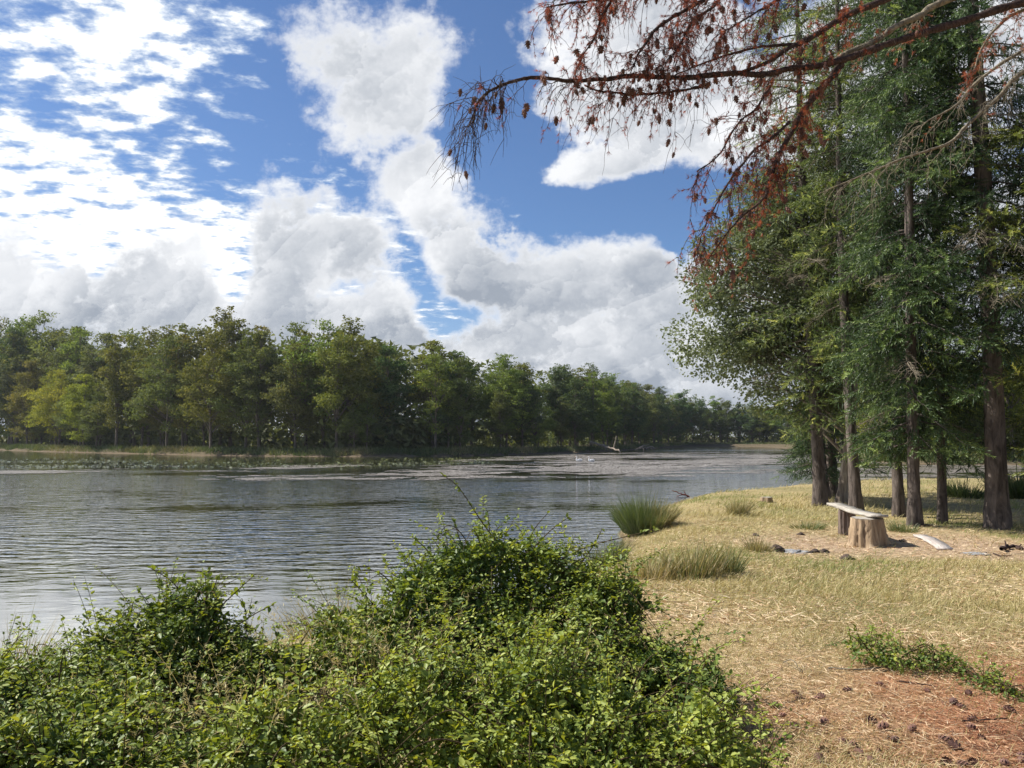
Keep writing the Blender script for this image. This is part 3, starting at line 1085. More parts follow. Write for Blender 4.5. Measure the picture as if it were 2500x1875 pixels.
    # drooping branchlets hanging below the sprays fill the inside of the crown
    kh = r.integers(0, len(P), int(len(P) * hang))
    PH = P[kh] + r.normal(0, 0.10, (len(kh), 3)) - np.column_stack([0.12 * P[kh, 0], 0.12 * P[kh, 1], np.zeros(len(kh))])
    VH, FH = scatter(np.array([[0, 0, 0], [-0.055, 0.45, 0.03], [0, 1, 0], [0.055, 0.4, 0.03]], float), np.array([[0, 3, 2], [0, 2, 1]]), PH,
                     unit(r.normal(0, 0.62, (len(kh), 3)) + np.array([0, 0, -0.9])), rand_dirs(len(kh), r), r.uniform(0.10, 0.30, len(kh)))
    Fc = np.concatenate([Fc, FH + len(V)])
    V = np.concatenate([V, VH])
    Tn = np.concatenate([Tn, np.repeat(np.clip(T[kh] - 0.16 + r.normal(0, 0.1, len(kh)), 0, 1), 4)])  # tinted darker, painting the shaded inside of the crown
    return gt, gd, gb, (V, Fc, Tn)


def build_conifer(name, label, u, v, dia_px, spec, color, barkname='bark', lean=(0, 0), group='conifers on the point', rz=0.0):
    g = on_ground(u, v)
    tr = dia_px / F * g[1] / 2
    gt, gd, gb, (V, Fc, Tn) = conifer(tr=tr, **spec)
    root = thing(name, label, 'tree', (g[0], g[1], g[2]), rz, group)
    root.rotation_euler = (lean[0], lean[1], rz)
    obj('trunk', gt.mesh('trunk', M[barkname], True), root)
    tag(obj('branches', gb.mesh('branches', M['bark'], True), root), kind='stuff')
    if gd.n:
        tag(obj('dead_branches', gd.mesh('dead_branches', M['twig_pale'], True), root), kind='stuff')
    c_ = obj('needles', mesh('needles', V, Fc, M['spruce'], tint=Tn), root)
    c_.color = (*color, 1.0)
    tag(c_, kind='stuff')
    return root, g


P_WIDE = ([0, 0.15, 0.5, 1.0], [1.3, 1.7, 1.4, 0.3])
P_NARROW = ([0, 0.15, 0.5, 1.0], [0.9, 1.25, 1.15, 0.2])
build_conifer('conifer_tree', 'tall thinning grey-green conifer standing nearest the water on the point', 2003, 1235, 30,
              dict(seed=21, H=19, zb=2.4, prof=([0, 0.2, 0.5, 1.0], [1.5, 2.3, 2.5, 1.0]), n_br=180, dens=0.9, droop=0.40, size=0.20, bare=0.26, zmax=17, hang=0.9), (2.5, 2.1, 1.5), 'bark', (0, -0.01))
build_conifer('conifer_tree', 'slim conifer whose trunk stands just behind the far end of the bench board', 2090, 1250, 27,
              dict(seed=22, H=18, zb=4.2, prof=P_NARROW, n_br=150, dens=1.0, droop=0.5, size=0.21, bare=0.14, flare=1.25, zmax=16, hang=1.0), (2.3, 1.95, 1.1), 'bark', (0, -0.008))
build_conifer('conifer_tree', 'dark conifer with the straight trunk just behind the pale-based one', 2195, 1262, 25,
              dict(seed=23, H=19, zb=2.6, prof=P_NARROW, n_br=165, dens=1.0, droop=0.75, size=0.25, bare=0.08, zmax=16), (0.70, 0.80, 0.70))
build_conifer('conifer_tree', 'dark green conifer with pale sunlit bark at its foot and low lit sprays', 2234, 1284, 29,
              dict(seed=24, H=19, zb=1.7, prof=P_WIDE, n_br=180, dens=1.0, droop=0.62, size=0.27, bare=0.04, zmax=16), (1.10, 1.18, 0.90))
build_conifer('conifer_tree', 'thinnest dark conifer trunk, between the pale-based conifer and the thick one', 2302, 1278, 21,
              dict(seed=25, H=17, zb=2.2, prof=P_NARROW, n_br=140, dens=0.95, droop=0.75, size=0.25, bare=0.08, zmax=15), (0.65, 0.76, 0.68))
build_conifer('conifer_tree', 'thickest conifer trunk on the point, reddish bark, standing furthest right', 2437, 1290, 50,
              dict(seed=26, H=21, zb=3.4, prof=([0, 0.12, 0.5, 1.0], [1.1, 1.8, 1.7, 0.3]), n_br=130, dens=0.9, droop=0.75, size=0.26, bare=0.18, flare=1.35, zmax=17), (0.85, 1.0, 0.95))
build_conifer('conifer_tree', 'yellow-green conifer reaching in from the right edge beside the thickest trunk', 2690, 1300, 40,
              dict(seed=27, H=13, zb=1.6, prof=([0, 0.2, 0.6, 1.0], [2.6, 3.0, 2.0, 0.3]), n_br=75, dens=0.85, droop=0.4, size=0.26, bare=0.1), (1.75, 1.45, 0.75))
# young low conifer boughs beside the first trunk
build_conifer('young_conifer', 'low dark young conifer leaning out over the water beside the first trunk', 2022, 1218, 14,
              dict(seed=28, H=4.2, zb=0.9, prof=([0, 0.2, 0.6, 1.0], [1.5, 1.6, 1.0, 0.2]), n_br=34, dens=1.0, droop=0.45, size=0.24, side=(math.pi, 0.5)), (0.85, 1.05, 0.8))

# the spreading broadleaf tree among them, its crown hanging out over the lake
for (u, v, dia, seed, Ht, sp, ncl, shift, lab, nm) in (
        (2056, 1232, 26, 61, 10.6, 3.3, 64, (-1.1, 0.4), 'spreading grey-green oak with pale flared root, crown hanging over the lake', 'oak_tree'),
        (2034, 1212, 27, 62, 12.5, 3.6, 44, (-0.2, 0.8), 'dark-trunked oak standing furthest back behind the first conifer', 'oak_tree')):
    g = on_ground(u, v)
    tm, cm = broadleaf(seed, Ht, sp, ncl, 950 if seed == 61 else 700, 0.105, 0.20, dia / F * g[1] / 2, 1.0, 'oak', 'bark_pale' if seed == 61 else 'bark', shift=shift)
    root = thing(nm, lab, 'tree', tuple(g), 0, 'oaks among the conifers')
    obj('trunk', tm, root)
    obj('crown', cm, root)


# ------------------------------------------------------------------ the dead conifer overhead: trunk outside the view, limbs reaching in
rd = np.random.default_rng(17)
tx, ty = 6.9, 7.6
dead = thing('dead_conifer', 'dead conifer with red-brown needles and hanging cones, limbs reaching in overhead', 'tree', (tx, ty, gz(tx, ty)))
base_z = gz(tx, ty)
off = np.array([tx, ty, base_z])
V, Fs = tube(np.column_stack([np.zeros(20), np.zeros(20), np.linspace(-0.3, 13, 20)]), 0.27 * np.interp(np.linspace(-0.3, 13, 20), [-0.3, 0.0, 0.6, 13], [1.7, 1.45, 1.0, 0.15]), 16)
obj('trunk', mesh('trunk', V, Fs, M['bark'], smooth=True), dead)


def px_path(pts, d0, d1):
    ds = np.linspace(d0, d1, len(pts))
    return np.array([at(u, v, d) for (u, v), d in zip(pts, ds)])


# (points in the view from the trunk end to the tip, depth at both ends, radius at both ends, twigs, twig length, needles, cones, bark)
LIMBS = [
    ([(2760, -60), (2500, 5), (2338, 54), (2243, 82), (2164, 111), (2104, 133), (2053, 152), (1990, 168), (1926, 174), (1863, 190), (1800, 187), (1687, 197), (1568, 195), (1480, 199), (1398, 202), (1315, 195), (1253, 206), (1202, 224), (1174, 253), (1164, 300)],
     7.2, 5.6, 0.040, 0.008, 95, 0.62, 0.30, 0.75, 'twig_dark'),
    ([(1723, 208), (1650, 222), (1579, 228), (1520, 224), (1470, 217), (1434, 206)], 6.3, 5.9, 0.014, 0.006, 26, 0.60, 0.55, 1.0, 'twig_dark'),
    ([(2700, -160), (2319, -2), (2249, 38), (2195, 63), (2132, 104), (2078, 127), (2040, 150)], 7.1, 6.7, 0.034, 0.022, 14, 0.42, 0.55, 0.3, 'twig_pale'),
    ([(2420, -130), (2164, 0), (2085, 35), (2040, 60), (1990, 92), (1958, 108), (1926, 120), (1863, 158), (1800, 180)], 7.0, 6.4, 0.036, 0.014, 34, 0.55, 0.75, 0.6, 'twig_dark'),
    ([(1958, 108), (1890, 110), (1832, 117), (1760, 135), (1690, 160), (1640, 182)], 6.6, 6.2, 0.014, 0.005, 22, 0.50, 0.8, 0.7, 'twig_dark'),
    ([(2053, 158), (2021, 196), (1990, 228), (1958, 272), (1936, 304), (1910, 354), (1895, 395), (1877, 440), (1859, 488), (1791, 545), (1723, 633)], 6.7, 6.0, 0.034, 0.005, 62, 0.52, 0.72, 0.9, 'twig_dark'),
    ([(1927, 298), (1885, 335), (1836, 371), (1768, 452), (1723, 533), (1700, 600)], 6.4, 6.0, 0.014, 0.004, 40, 0.5, 0.75, 0.95, 'twig_dark'),
    ([(1880, 210), (1850, 260), (1800, 300), (1750, 380), (1700, 420)], 6.5, 6.0, 0.012, 0.004, 30, 0.5, 0.8, 0.95, 'twig_dark'),
    ([(2300, -200), (1980, -90), (1800, -30), (1709, 11), (1622, 65), (1579, 123), (1560, 170)], 6.9, 6.0, 0.030, 0.006, 58, 0.62, 0.9, 0.95, 'twig_dark'),
    ([(2100, -170), (1800, -70), (1650, -35), (1500, -8), (1400, 4), (1340, 14)], 6.8, 5.9, 0.026, 0.005, 60, 0.55, 0.9, 0.95, 'twig_dark'),
    ([(1640, -40), (1520, -10), (1481, 22), (1448, 101), (1409, 152)], 6.3, 5.9, 0.016, 0.004, 40, 0.5, 0.85, 0.95, 'twig_dark'),
    ([(1800, -60), (1740, 20), (1690, 60), (1660, 120), (1640, 150)], 6.5, 6.1, 0.015, 0.004, 40, 0.55, 0.9, 0.9, 'twig_dark'),
    ([(1960, -60), (1900, 0), (1850, 30), (1800, 60), (1760, 80)], 6.6, 6.2, 0.015, 0.004, 34, 0.5, 0.75, 0.9, 'twig_dark'),
    ([(2700, 90), (2500, 174), (2433, 240), (2370, 294), (2322, 345), (2259, 373), (2180, 399), (2116, 424), (2053, 449), (1990, 475)], 7.6, 7.0, 0.024, 0.003, 40, 0.5, 0.02, 0.0, 'twig_pale'),
    ([(2700, 40), (2500, 123), (2385, 202), (2338, 259), (2275, 294), (2200, 350)], 7.7, 7.2, 0.020, 0.003, 26, 0.5, 0.05, 0.0, 'twig_pale'),
    ([(2720, -40), (2500, 20), (2440, 60), (2400, 110), (2380, 170)], 7.3, 6.9, 0.022, 0.004, 22, 0.4, 0.8, 0.1, 'twig_pale'),
]
TUFT_V, TUFT_F = [], []
for k in range(9):
    a = k * 2.4
    s_ = np.array([-math.sin(a), 0, math.cos(a)]) * 0.045
    e = np.array([math.cos(a) * 0.62, 0.75 + 0.3 * (k % 3) / 3, math.sin(a) * 0.62])
    c0 = np.array([0, 0.06 * k, 0])
    i0 = len(TUFT_V)
    TUFT_V += [c0 - s_, c0 + s_, c0 + e]
    TUFT_F.append([i0, i0 + 1, i0 + 2])
TUFT_V, TUFT_F = np.array(TUFT_V), np.array(TUFT_F)
cone_spots = []
limb_objs = []
gtw = {'twig_dark': Geo(), 'twig_pale': Geo()}
nP, nD, nT = [], [], []
for li, (pts, d0, d1, r0, r1, ntw, tl_, pn, pc, bk) in enumerate(LIMBS):
    path = curve_pts(px_path(pts, d0, d1), 8 * len(pts)) - off
    path += np.cumsum(rd.normal(0, 0.0022, path.shape), 0) * ss(0, 4, np.arange(len(path)))[:, None]
    rr = np.linspace(r0, r1, len(path)) * (1 + 0.10 * rd.normal(size=len(path)))
    V, Fs = tube(path, rr, 8)
    limb_objs.append(obj('limb', mesh('limb', V, Fs, M[bk], smooth=True), dead))
    n = len(path)
    for k in range(ntw):
        # twigs start along the part that hangs in the view
        f = rd.uniform(0.12 if li not in (0,) else 0.30, 1.0)
        if li == 0 and rd.random() < 0.32:
            f = rd.uniform(0.86, 1.0)
        i0 = min(n - 2, int(f * (n - 1)))
        s0 = path[i0]
        tdir = unit(path[i0 + 1] - path[max(0, i0 - 1)])
        sd = unit(np.cross(tdir, [0, 0, 1]) * rd.choice([-1, 1]) * rd.uniform(0.1, 1.0) + tdir * rd.uniform(0.2, 0.9) + np.array([0, 0, rd.normal(-0.05, 0.45)]))
        L = tl_ * rd.uniform(0.25, 1.0)
        m_ = 8
        tt = np.linspace(0, 1, m_)
        hang = rd.uniform(0.15, 0.85)
        tw = s0 + L * (tt[:, None] * sd * (1 - 0.45 * tt[:, None]) + (tt ** 2)[:, None] * np.array([0, 0, -hang]))
        tw[1:] += np.cumsum(rd.normal(0, 0.010, (m_ - 1, 3)), 0)
        g_ = gtw[bk]
        g_.add(*tube(tw, np.linspace(0.0036, 0.0014, m_), 3, False))
        subs = [(tw, L)]
        for _ in range(rd.integers(3, 8)):
            j = rd.integers(1, m_ - 1)
            d = unit(unit(tw[j + 1] - tw[j]) * 0.8 + rd.normal(0, 0.75, 3) + np.array([0, 0, -0.15]))
            l2 = L * rd.uniform(0.2, 0.5)
            st = tw[j] + l2 * (np.linspace(0, 1, 5)[:, None] * d + (np.linspace(0, 1, 5) ** 2)[:, None] * np.array([0, 0, -0.35]))
            st[1:] += rd.normal(0, 0.006, (4, 3))
            g_.add(*tube(st, np.linspace(0.0022, 0.0011, 5), 3, False))
            subs.append((st, l2))
        bare_tip = li == 0 and f > 0.8
        for (sp_, l2) in subs:
            if rd.random() < pn * (0.05 if bare_tip else 0.72):
                ng = max(2, int(l2 / 0.030))
                tg = rd.uniform(0.1, 1.0, ng)
                tq = np.linspace(0, 1, len(sp_))
                nP.append(np.column_stack([np.interp(tg, tq, sp_[:, i_]) for i_ in range(3)]))
                nD.append(unit(unit(sp_[-1] - sp_[0]) + rd.normal(0, 0.5, (ng, 3))))
                nT.append(np.clip((0.62 if li in (2, 3, 5, 15) else 0.36) + rd.normal(0, 0.12) + rd.normal(0, 0.15, ng), 0, 1))
            if rd.random() < pc * (0.20 if bare_tip else 0.42):
                cone_spots.append((sp_[-1], li))
                if rd.random() < 0.35:
                    cone_spots.append((sp_[-1] + rd.normal(0, 0.02, 3), li))
for bk, g_ in gtw.items():
    tag(obj('twigs', g_.mesh('twigs', M[bk]), dead), kind='stuff')
nP, nD, nT = np.concatenate(nP), np.concatenate(nD), np.concatenate(nT)
V, Fc = scatter(TUFT_V, TUFT_F, nP, nD, rand_dirs(len(nP), rd), rd.uniform(0.022, 0.040, len(nP)))
tag(obj('needles', mesh('needles', V, Fc, M['redneedle'], tint=np.repeat(nT, len(TUFT_V))), dead), kind='stuff')


def cone_mesh(open_):
    """a hanging cone: overlapping scales round a spindle; tip down, stalk at the origin"""
    g = Geo()
    zc_ = np.linspace(0, -1, 7)
    g.add(*tube(np.column_stack([np.zeros(7), np.zeros(7), zc_]), np.array([0.03, 0.16, 0.24, 0.25, 0.21, 0.13, 0.03]), 7))
    for ring in range(6):
        f = (ring + 0.5) / 6
        rr_ = 0.26 * math.sin(math.pi * min(1, 0.18 + 0.80 * f)) + 0.03
        for q in range(6):
            a = (q + 0.5 * (ring % 2)) * TAU / 6
            o_ = np.array([math.cos(a), math.sin(a), 0])
            l_ = np.array([-math.sin(a), math.cos(a), 0])
            b0 = o_ * rr_ * 0.7 + np.array([0, 0, -f + 0.04])
            tip = o_ * (rr_ * (1.05 + open_)) + np.array([0, 0, -f - 0.13])
            g.add(np.array([b0 - l_ * 0.10, b0 + l_ * 0.10, tip + l_ * 0.05, tip - l_ * 0.05]), np.array([[0, 1, 2, 3]]), 0.5)
    return g


m, t, b = new_mat('cone_scales')
oi = t.nodes.new('ShaderNodeObjectInfo')
setv(t, b.inputs['Base Color'], mixc(t, S(t, oi.outputs['Random']), (0.10, 0.050, 0.038), (0.24, 0.12, 0.085)))
b.inputs['Roughness'].default_value = 0.8
M['cone'] = m
CONES = [cone_mesh(q).mesh('cone', M['cone']) for q in (0.15, 0.35, 0.6)]
sel = rd.permutation(len(cone_spots))[:230]
for k in sel:
    p, li = cone_spots[k]
    o = obj('cone', CONES[rd.integers(0, 3)], limb_objs[li], tuple(p))
    s_ = rd.uniform(0.045, 0.078)
    o.scale = (s_, s_, s_)
    o.rotation_euler = (rd.normal(0, 0.25), rd.normal(0, 0.25), rd.uniform(0, TAU))
# one big hanging cone near the tip of the long limb
o = obj('cone', CONES[0], limb_objs[0], tuple(at(1225, 238, 5.75) - off))
o.scale = (0.085, 0.085, 0.125)


# ------------------------------------------------------------------ brambles
def ellip_leaves(lobes, per_m2, r, size, zfloor=True):
    """leaf positions in the outer shells of overlapping lobes"""
    C = np.array([l[0] for l in lobes])
    Rr = np.array([l[1] for l in lobes])
    P, Nn = [], []
    for k in range(len(lobes)):
        a_ = Rr[k]
        area = 4 * math.pi * ((a_[0] * a_[1]) ** 1.6 / 3 + (a_[0] * a_[2]) ** 1.6 / 3 + (a_[1] * a_[2]) ** 1.6 / 3) ** (1 / 1.6)
        n = int(area * per_m2)
        d = rand_dirs(n, r)
        bumpy = 1 + 0.20 * fbm2(d[:, 0] * 3.2 + k * 7, d[:, 1] * 3.2 + d[:, 2] * 4.0, 400 + k, 4)
        q = (0.97 - np.abs(r.normal(0, 0.20, n))) * bumpy
        p = C[k] + d * q[:, None] * a_
        ins = np.zeros(n, bool)
        for j in range(len(lobes)):
            if j != k:
                ins |= (((p - C[j]) / Rr[j]) ** 2).sum(1) < 0.5
        ok_ = ~ins & (p[:, 2] > ground_z(p[:, 0], p[:, 1]) + 0.01)
        P.append(p[ok_])
        Nn.append((d / a_)[ok_])
    P, Nn = np.concatenate(P), unit(np.concatenate(Nn))
    return P, Nn


LEAF_MESH = [mesh('leaf', LEAF_V * 1.0, LEAF_F, M['bramble'], tint=np.full(6, q)) for q in (0.45, 0.62, 0.78, 0.9)]


def bramble(label, lobes_px, per, seed, size, sprays, n_single=230, name='bramble_bush', bright=0.0, fill=0.28, shoots=205, sl=0.36):
    r = np.random.default_rng(seed)
    lobes = [(at(u, v, d), np.array([rx, ry, rz])) for (u, v, d, rx, ry, rz) in lobes_px]
    c0 = np.mean([l[0] for l in lobes], 0)
    big = lobes
    lobes = []
    for (C_, R_) in big:
        lobes.append((C_, R_ * 0.74))
        for _ in range(5):
            d = rand_dirs(1, r)[0]
            d[2] = abs(d[2]) * 0.9 - 0.1
            lobes.append((C_ + d * R_ * r.uniform(0.5, 0.88), R_ * r.uniform(0.26, 0.46, 3)))
    c0[2] = gz(c0[0], c0[1])
    root = thing(name, label, 'bush', tuple(c0), 0, 'brambles on the bank')
    P, Nn = ellip_leaves(lobes, per * fill, r, size)
    n = len(P)
    Dd = unit(Nn * 0.25 + r.normal(0, 0.75, (n, 3)) + np.array([0, 0, -0.25]))
    nl = unit(Nn * 0.35 + np.array([0, 0, 0.75]) + r.normal(0, 0.55, (n, 3)))
    tn = 0.44 + 0.20 * fbm2(P[:, 0] * 3, P[:, 1] * 3 + P[:, 2] * 3, seed, 4) + r.normal(0, 0.14, n) + bright
    tn = np.where(r.random(n) < 0.010, r.uniform(0.9, 1.0, n), np.clip(tn, 0, 0.88))
    sc = size * r.uniform(0.6, 1.3, n)
    # shoots and canes
    gs = Geo()
    eP, eD, eN, eT, eS = [], [], [], [], []
    gzz = lambda p: np.array([p[0], p[1], gz(p[0], p[1])])
    for (pts, d0, d1) in sprays:
        path = curve_pts(px_path(pts, d0, d1), 10)
        gs.add(*tube(path - c0, np.linspace(0.0055, 0.0022, 10), 5))
        nlv = max(6, int(np.linalg.norm(np.diff(path, axis=0), axis=1).sum() / 0.030))
        tg = r.uniform(0.15, 1.0, nlv)
        tq = np.linspace(0, 1, 10)
        q = np.column_stack([np.interp(tg, tq, path[:, i_]) for i_ in range(3)])
        eP.append(q)
        eD.append(unit(r.normal(0, 0.8, (nlv, 3)) + unit(path[-1] - path[0])))
        eN.append(unit(np.array([0, 0, 0.8]) + r.normal(0, 0.5, (nlv, 3))))
        eT.append(np.clip(0.62 + r.normal(0, 0.14, nlv), 0, 0.95))
        eS.append(size * r.uniform(0.6, 1.3, nlv))
    # arching leafy shoots: the tufts, the gaps between them and the ragged outline
    C = np.array([l[0] for l in lobes])
    Rr = np.array([l[1] for l in lobes])
    for k in range(len(lobes)):
        C_, R_ = lobes[k]
        for _ in range(int(shoots * (R_[0] * R_[2] / 0.2) ** 0.9)):
            d = rand_dirs(1, r)[0]
            if d[2] < -0.35:
                continue
            st = C_ + d * R_ * r.uniform(0.62, 0.98)
            dd = (((st - C) / Rr) ** 2).sum(1)
            dd[k] = 9
            if dd.min() < 0.55 or st[2] < gz(st[0], st[1]) + 0.02:
                continue
            L = sl * r.uniform(0.4, 1.25) * (1.6 if r.random() < 0.06 else 1.0)
            go = unit(d * np.array([1, 1, 0.6]) * r.uniform(0.3, 1.0) + np.array([0, 0, r.uniform(0.1, 1.1)]) + r.normal(0, 0.45, 3))
            tt = np.linspace(0, 1, 6)[:, None]
            path = st + L * (tt * go + tt ** 2 * np.array([0, 0, -r.uniform(0.1, 0.6)]))
            gs.add(*tube(path - c0, np.linspace(0.0030, 0.0012, 6), 3, False))
            nlv = int(r.uniform(7, 13) * L / 0.25) + 4
            tg = np.sort(r.uniform(0.1, 1.02, nlv))
            q = np.column_stack([np.interp(tg, tt[:, 0], path[:, i_]) for i_ in range(3)]) + r.normal(0, size * 0.25, (nlv, 3))
            lat = unit(np.cross(go, [0, 0, 1]))
            sg = np.where(np.arange(nlv) % 2, 1, -1)[:, None]
            eP.append(q)
            eD.append(unit(lat * sg * 0.9 + go * 0.5 + r.normal(0, 0.35, (nlv, 3)) + np.array([0, 0, -0.2])))
            eN.append(unit(np.array([0, 0, 0.9]) + r.normal(0, 0.38, (nlv, 3))))
            eT.append(np.clip(0.62 + bright + 0.15 * r.normal() + 0.22 * (tg - 0.5) + r.normal(0, 0.09, nlv), 0, 0.95))  # tinted above the inner leaves: sunlit leaf tops painted into the shoots
            eS.append(size * r.uniform(0.65, 1.3) * r.uniform(0.75, 1.25, nlv) * (1.1 - 0.45 * tg))
    # bare brown canes arching over the leaves
    for _ in range(3 * len(big)):
        C_, R_ = big[r.integers(0, len(big))]
        d = rand_dirs(1, r)[0]
        d[2] = abs(d[2]) * 0.6 + 0.35
        tip = C_ + unit(d) * R_ * r.uniform(1.0, 1.35)
        e2 = tip + np.array([d[0], d[1], -0.5]) * r.uniform(0.1, 0.35)
        gs.add(*tube(curve_pts([C_, C_ * 0.35 + tip * 0.65 + [0, 0, 0.06], tip, e2], 12) - c0, np.linspace(0.0048, 0.0018, 12), 5))
    tag(obj('canes', gs.mesh('canes', M['cane'], True), root), kind='stuff')
    P = np.concatenate([P] + eP)
    Dd = np.concatenate([Dd] + eD)
    nl = np.concatenate([nl] + eN)
    tn = np.concatenate([tn] + eT)
    sc = np.concatenate([sc] + eS)
    # the leaves that show largest are single leaves
    camv = np.array([0, 0, CAM_Z])
    app = sc / np.linalg.norm(P - camv, axis=1)
    seen = (P - c0)[:, 1] < 0.2
    app = app * np.where(np.concatenate([(Nn * unit(camv - P[:n])).sum(1) > 0.15, np.ones(len(P) - n, bool)]), 1, 0.2)
    order = np.argsort(-app)
    single = order[:n_single * 4][::4]
    mask = np.ones(len(P), bool)
    mask[single] = False
    gv = Geo()
    inner = np.arange(len(P)) < n
    for mk, TV, TF in ((mask & inner, KITE_V, KITE_F), (mask & ~inner, LEAF_V, LEAF_F)):
        V, Fc = scatter(TV, TF, P[mk] - c0, Dd[mk], nl[mk], sc[mk])
        gv.add(V, Fc, np.repeat(tn[mk], len(TV)))
    tag(obj('leaves', gv.mesh('leaves', M['bramble']), root), kind='stuff')
    Yv = unit(Dd[single])
    Zv = unit(nl[single] - Yv * (nl[single] * Yv).sum(1, keepdims=True))
    Xv = np.cross(Yv, Zv)
    for q, k in enumerate(single):
        o_ = obj('leaf', LEAF_MESH[int(np.clip((tn[k] - 0.35) / 0.16, 0, 3))], root)
        mm = Matrix(((Xv[q, 0], Yv[q, 0], Zv[q, 0]), (Xv[q, 1], Yv[q, 1], Zv[q, 1]), (Xv[q, 2], Yv[q, 2], Zv[q, 2])))
        s_ = sc[k]
        o_.matrix_basis = Matrix.LocRotScale(Vector(P[k] - c0), mm.to_quaternion(), Vector((s_, s_, s_)))
    return root


bramble('tallest bramble bush, heaped in the middle of the bank with long arching shoots',
        [(1200, 1425, 5.7, .48, .50, .47), (1345, 1490, 5.6, .42, .45, .42), (1060, 1505, 5.4, .44, .45, .38), (900, 1580, 5.2, .46, .45, .36), (1470, 1540, 5.3, .36, .45, .36),
         (1600, 1660, 4.9, .30, .4, .33), (1240, 1610, 5.1, .60, .4, .42), (1700, 1740, 4.5, .24, .35, .26), (1430, 1690, 4.8, .42, .4, .40), (1060, 1640, 5.0, .5, .4, .40)],
        10500, 41, 0.040,
        [([(1250, 1370), (1180, 1280), (1120, 1190), (1080, 1160)], 5.6, 5.4), ([(1320, 1400), (1420, 1340), (1530, 1310), (1610, 1290)], 5.5, 5.2), ([(1300, 1340), (1350, 1290), (1390, 1262)], 5.7, 5.7),
         ([(1200, 1350), (1195, 1290), (1190, 1245)], 5.7, 5.8), ([(1100, 1420), (1040, 1340), (1005, 1310)], 5.5, 5.4), ([(1350, 1420), (1430, 1360), (1500, 1390)], 5.5, 5.3),
         ([(1000, 1480), (930, 1400), (870, 1395)], 5.3, 5.2), ([(950, 1520), (880, 1440), (850, 1410)], 5.3, 5.1), ([(1280, 1380), (1300, 1300), (1340, 1250)], 5.7, 5.8),
         ([(1150, 1380), (1120, 1310), (1110, 1270)], 5.7, 5.7), ([(1400, 1400), (1450, 1330), (1470, 1290)], 5.5, 5.6)], 280)
bramble('bramble mound on the left of the bank with upright shoots against the water',
        [(450, 1590, 5.2, .42, .42, .42), (330, 1640, 5.0, .40, .4, .34), (570, 1650, 5.1, .36, .4, .32), (190, 1690, 4.9, .42, .4, .28), (40, 1700, 4.8, .40, .4, .27), (690, 1660, 5.2, .32, .4, .26), (460, 1730, 4.8, .55, .35, .34), (-90, 1690, 4.9, .4, .4, .28)],
        10000, 42, 0.040,
        [([(450, 1500), (430, 1430), (365, 1385)], 5.2, 5.1), ([(520, 1500), (560, 1460), (620, 1405)], 5.2, 5.1), ([(400, 1520), (410, 1450), (405, 1400)], 5.2, 5.2), ([(560, 1540), (620, 1500), (670, 1475)], 5.2, 5.1),
         ([(330, 1560), (290, 1520), (210, 1510)], 5.0, 4.9), ([(480, 1490), (520, 1440), (530, 1410)], 5.2, 5.2), ([(300, 1560), (320, 1490), (330, 1455)], 5.0, 5.0), ([(600, 1560), (600, 1500), (590, 1460)], 5.2, 5.2)], 230)
bramble('bright sunlit bramble spilling across the bottom of the bank, nearest the centre',
        [(1250, 1790, 3.7, .55, .45, .46), (1010, 1850, 3.5, .50, .4, .42), (1480, 1840, 3.5, .44, .4, .38), (1690, 1890, 3.4, .30, .35, .30), (780, 1880, 3.4, .46, .4, .36), (1300, 1930, 3.2, .5, .3, .36), (1560, 1960, 3.2, .4, .3, .3), (600, 1900, 3.5, .3, .35, .26), (1750, 1960, 3.2, .22, .3, .24)],
        12500, 43, 0.033,
        [([(1500, 1760), (1580, 1740), (1640, 1735)], 3.3, 3.2), ([(1300, 1650), (1330, 1590), (1340, 1550)], 3.6, 3.6), ([(950, 1740), (930, 1680), (900, 1650)], 3.5, 3.4), ([(1650, 1800), (1760, 1730), (1800, 1725)], 3.4, 3.3),
         ([(1100, 1700), (1080, 1640), (1090, 1590)], 3.6, 3.6), ([(700, 1800), (680, 1740), (640, 1700)], 3.4, 3.4)], 290, bright=0.17)
bramble('low leafy bramble filling the lower left corner of the bank',
        [(130, 1790, 3.9, .52, .45, .30), (-60, 1780, 3.9, .45, .4, .32), (400, 1890, 3.6, .42, .4, .26), (250, 1930, 3.4, .5, .35, .26), (20, 1900, 3.4, .5, .35, .28), (560, 1960, 3.4, .32, .3, .2)],
        11500, 44, 0.036,
        [([(100, 1720), (60, 1650), (40, 1620)], 3.9, 3.9), ([(300, 1800), (330, 1740), (380, 1700)], 3.7, 3.6)], 250, bright=0.06)
bramble('small patch of creeping bramble in the dry grass on the right',
        [(2200, 1605, 6.1, .26, .3, .10), (2290, 1625, 6.0, .20, .24, .08), (2120, 1590, 6.2, .2, .25, .09), (2400, 1670, 5.6, .22, .2, .06), (2440, 1690, 5.4, .16, .2, .05)],
        1500, 45, 0.036, [([(2150, 1620), (2100, 1560), (2090, 1530)], 6.0, 6.0)], 110, name='creeping_bramble', fill=0.5, shoots=260, sl=0.22)


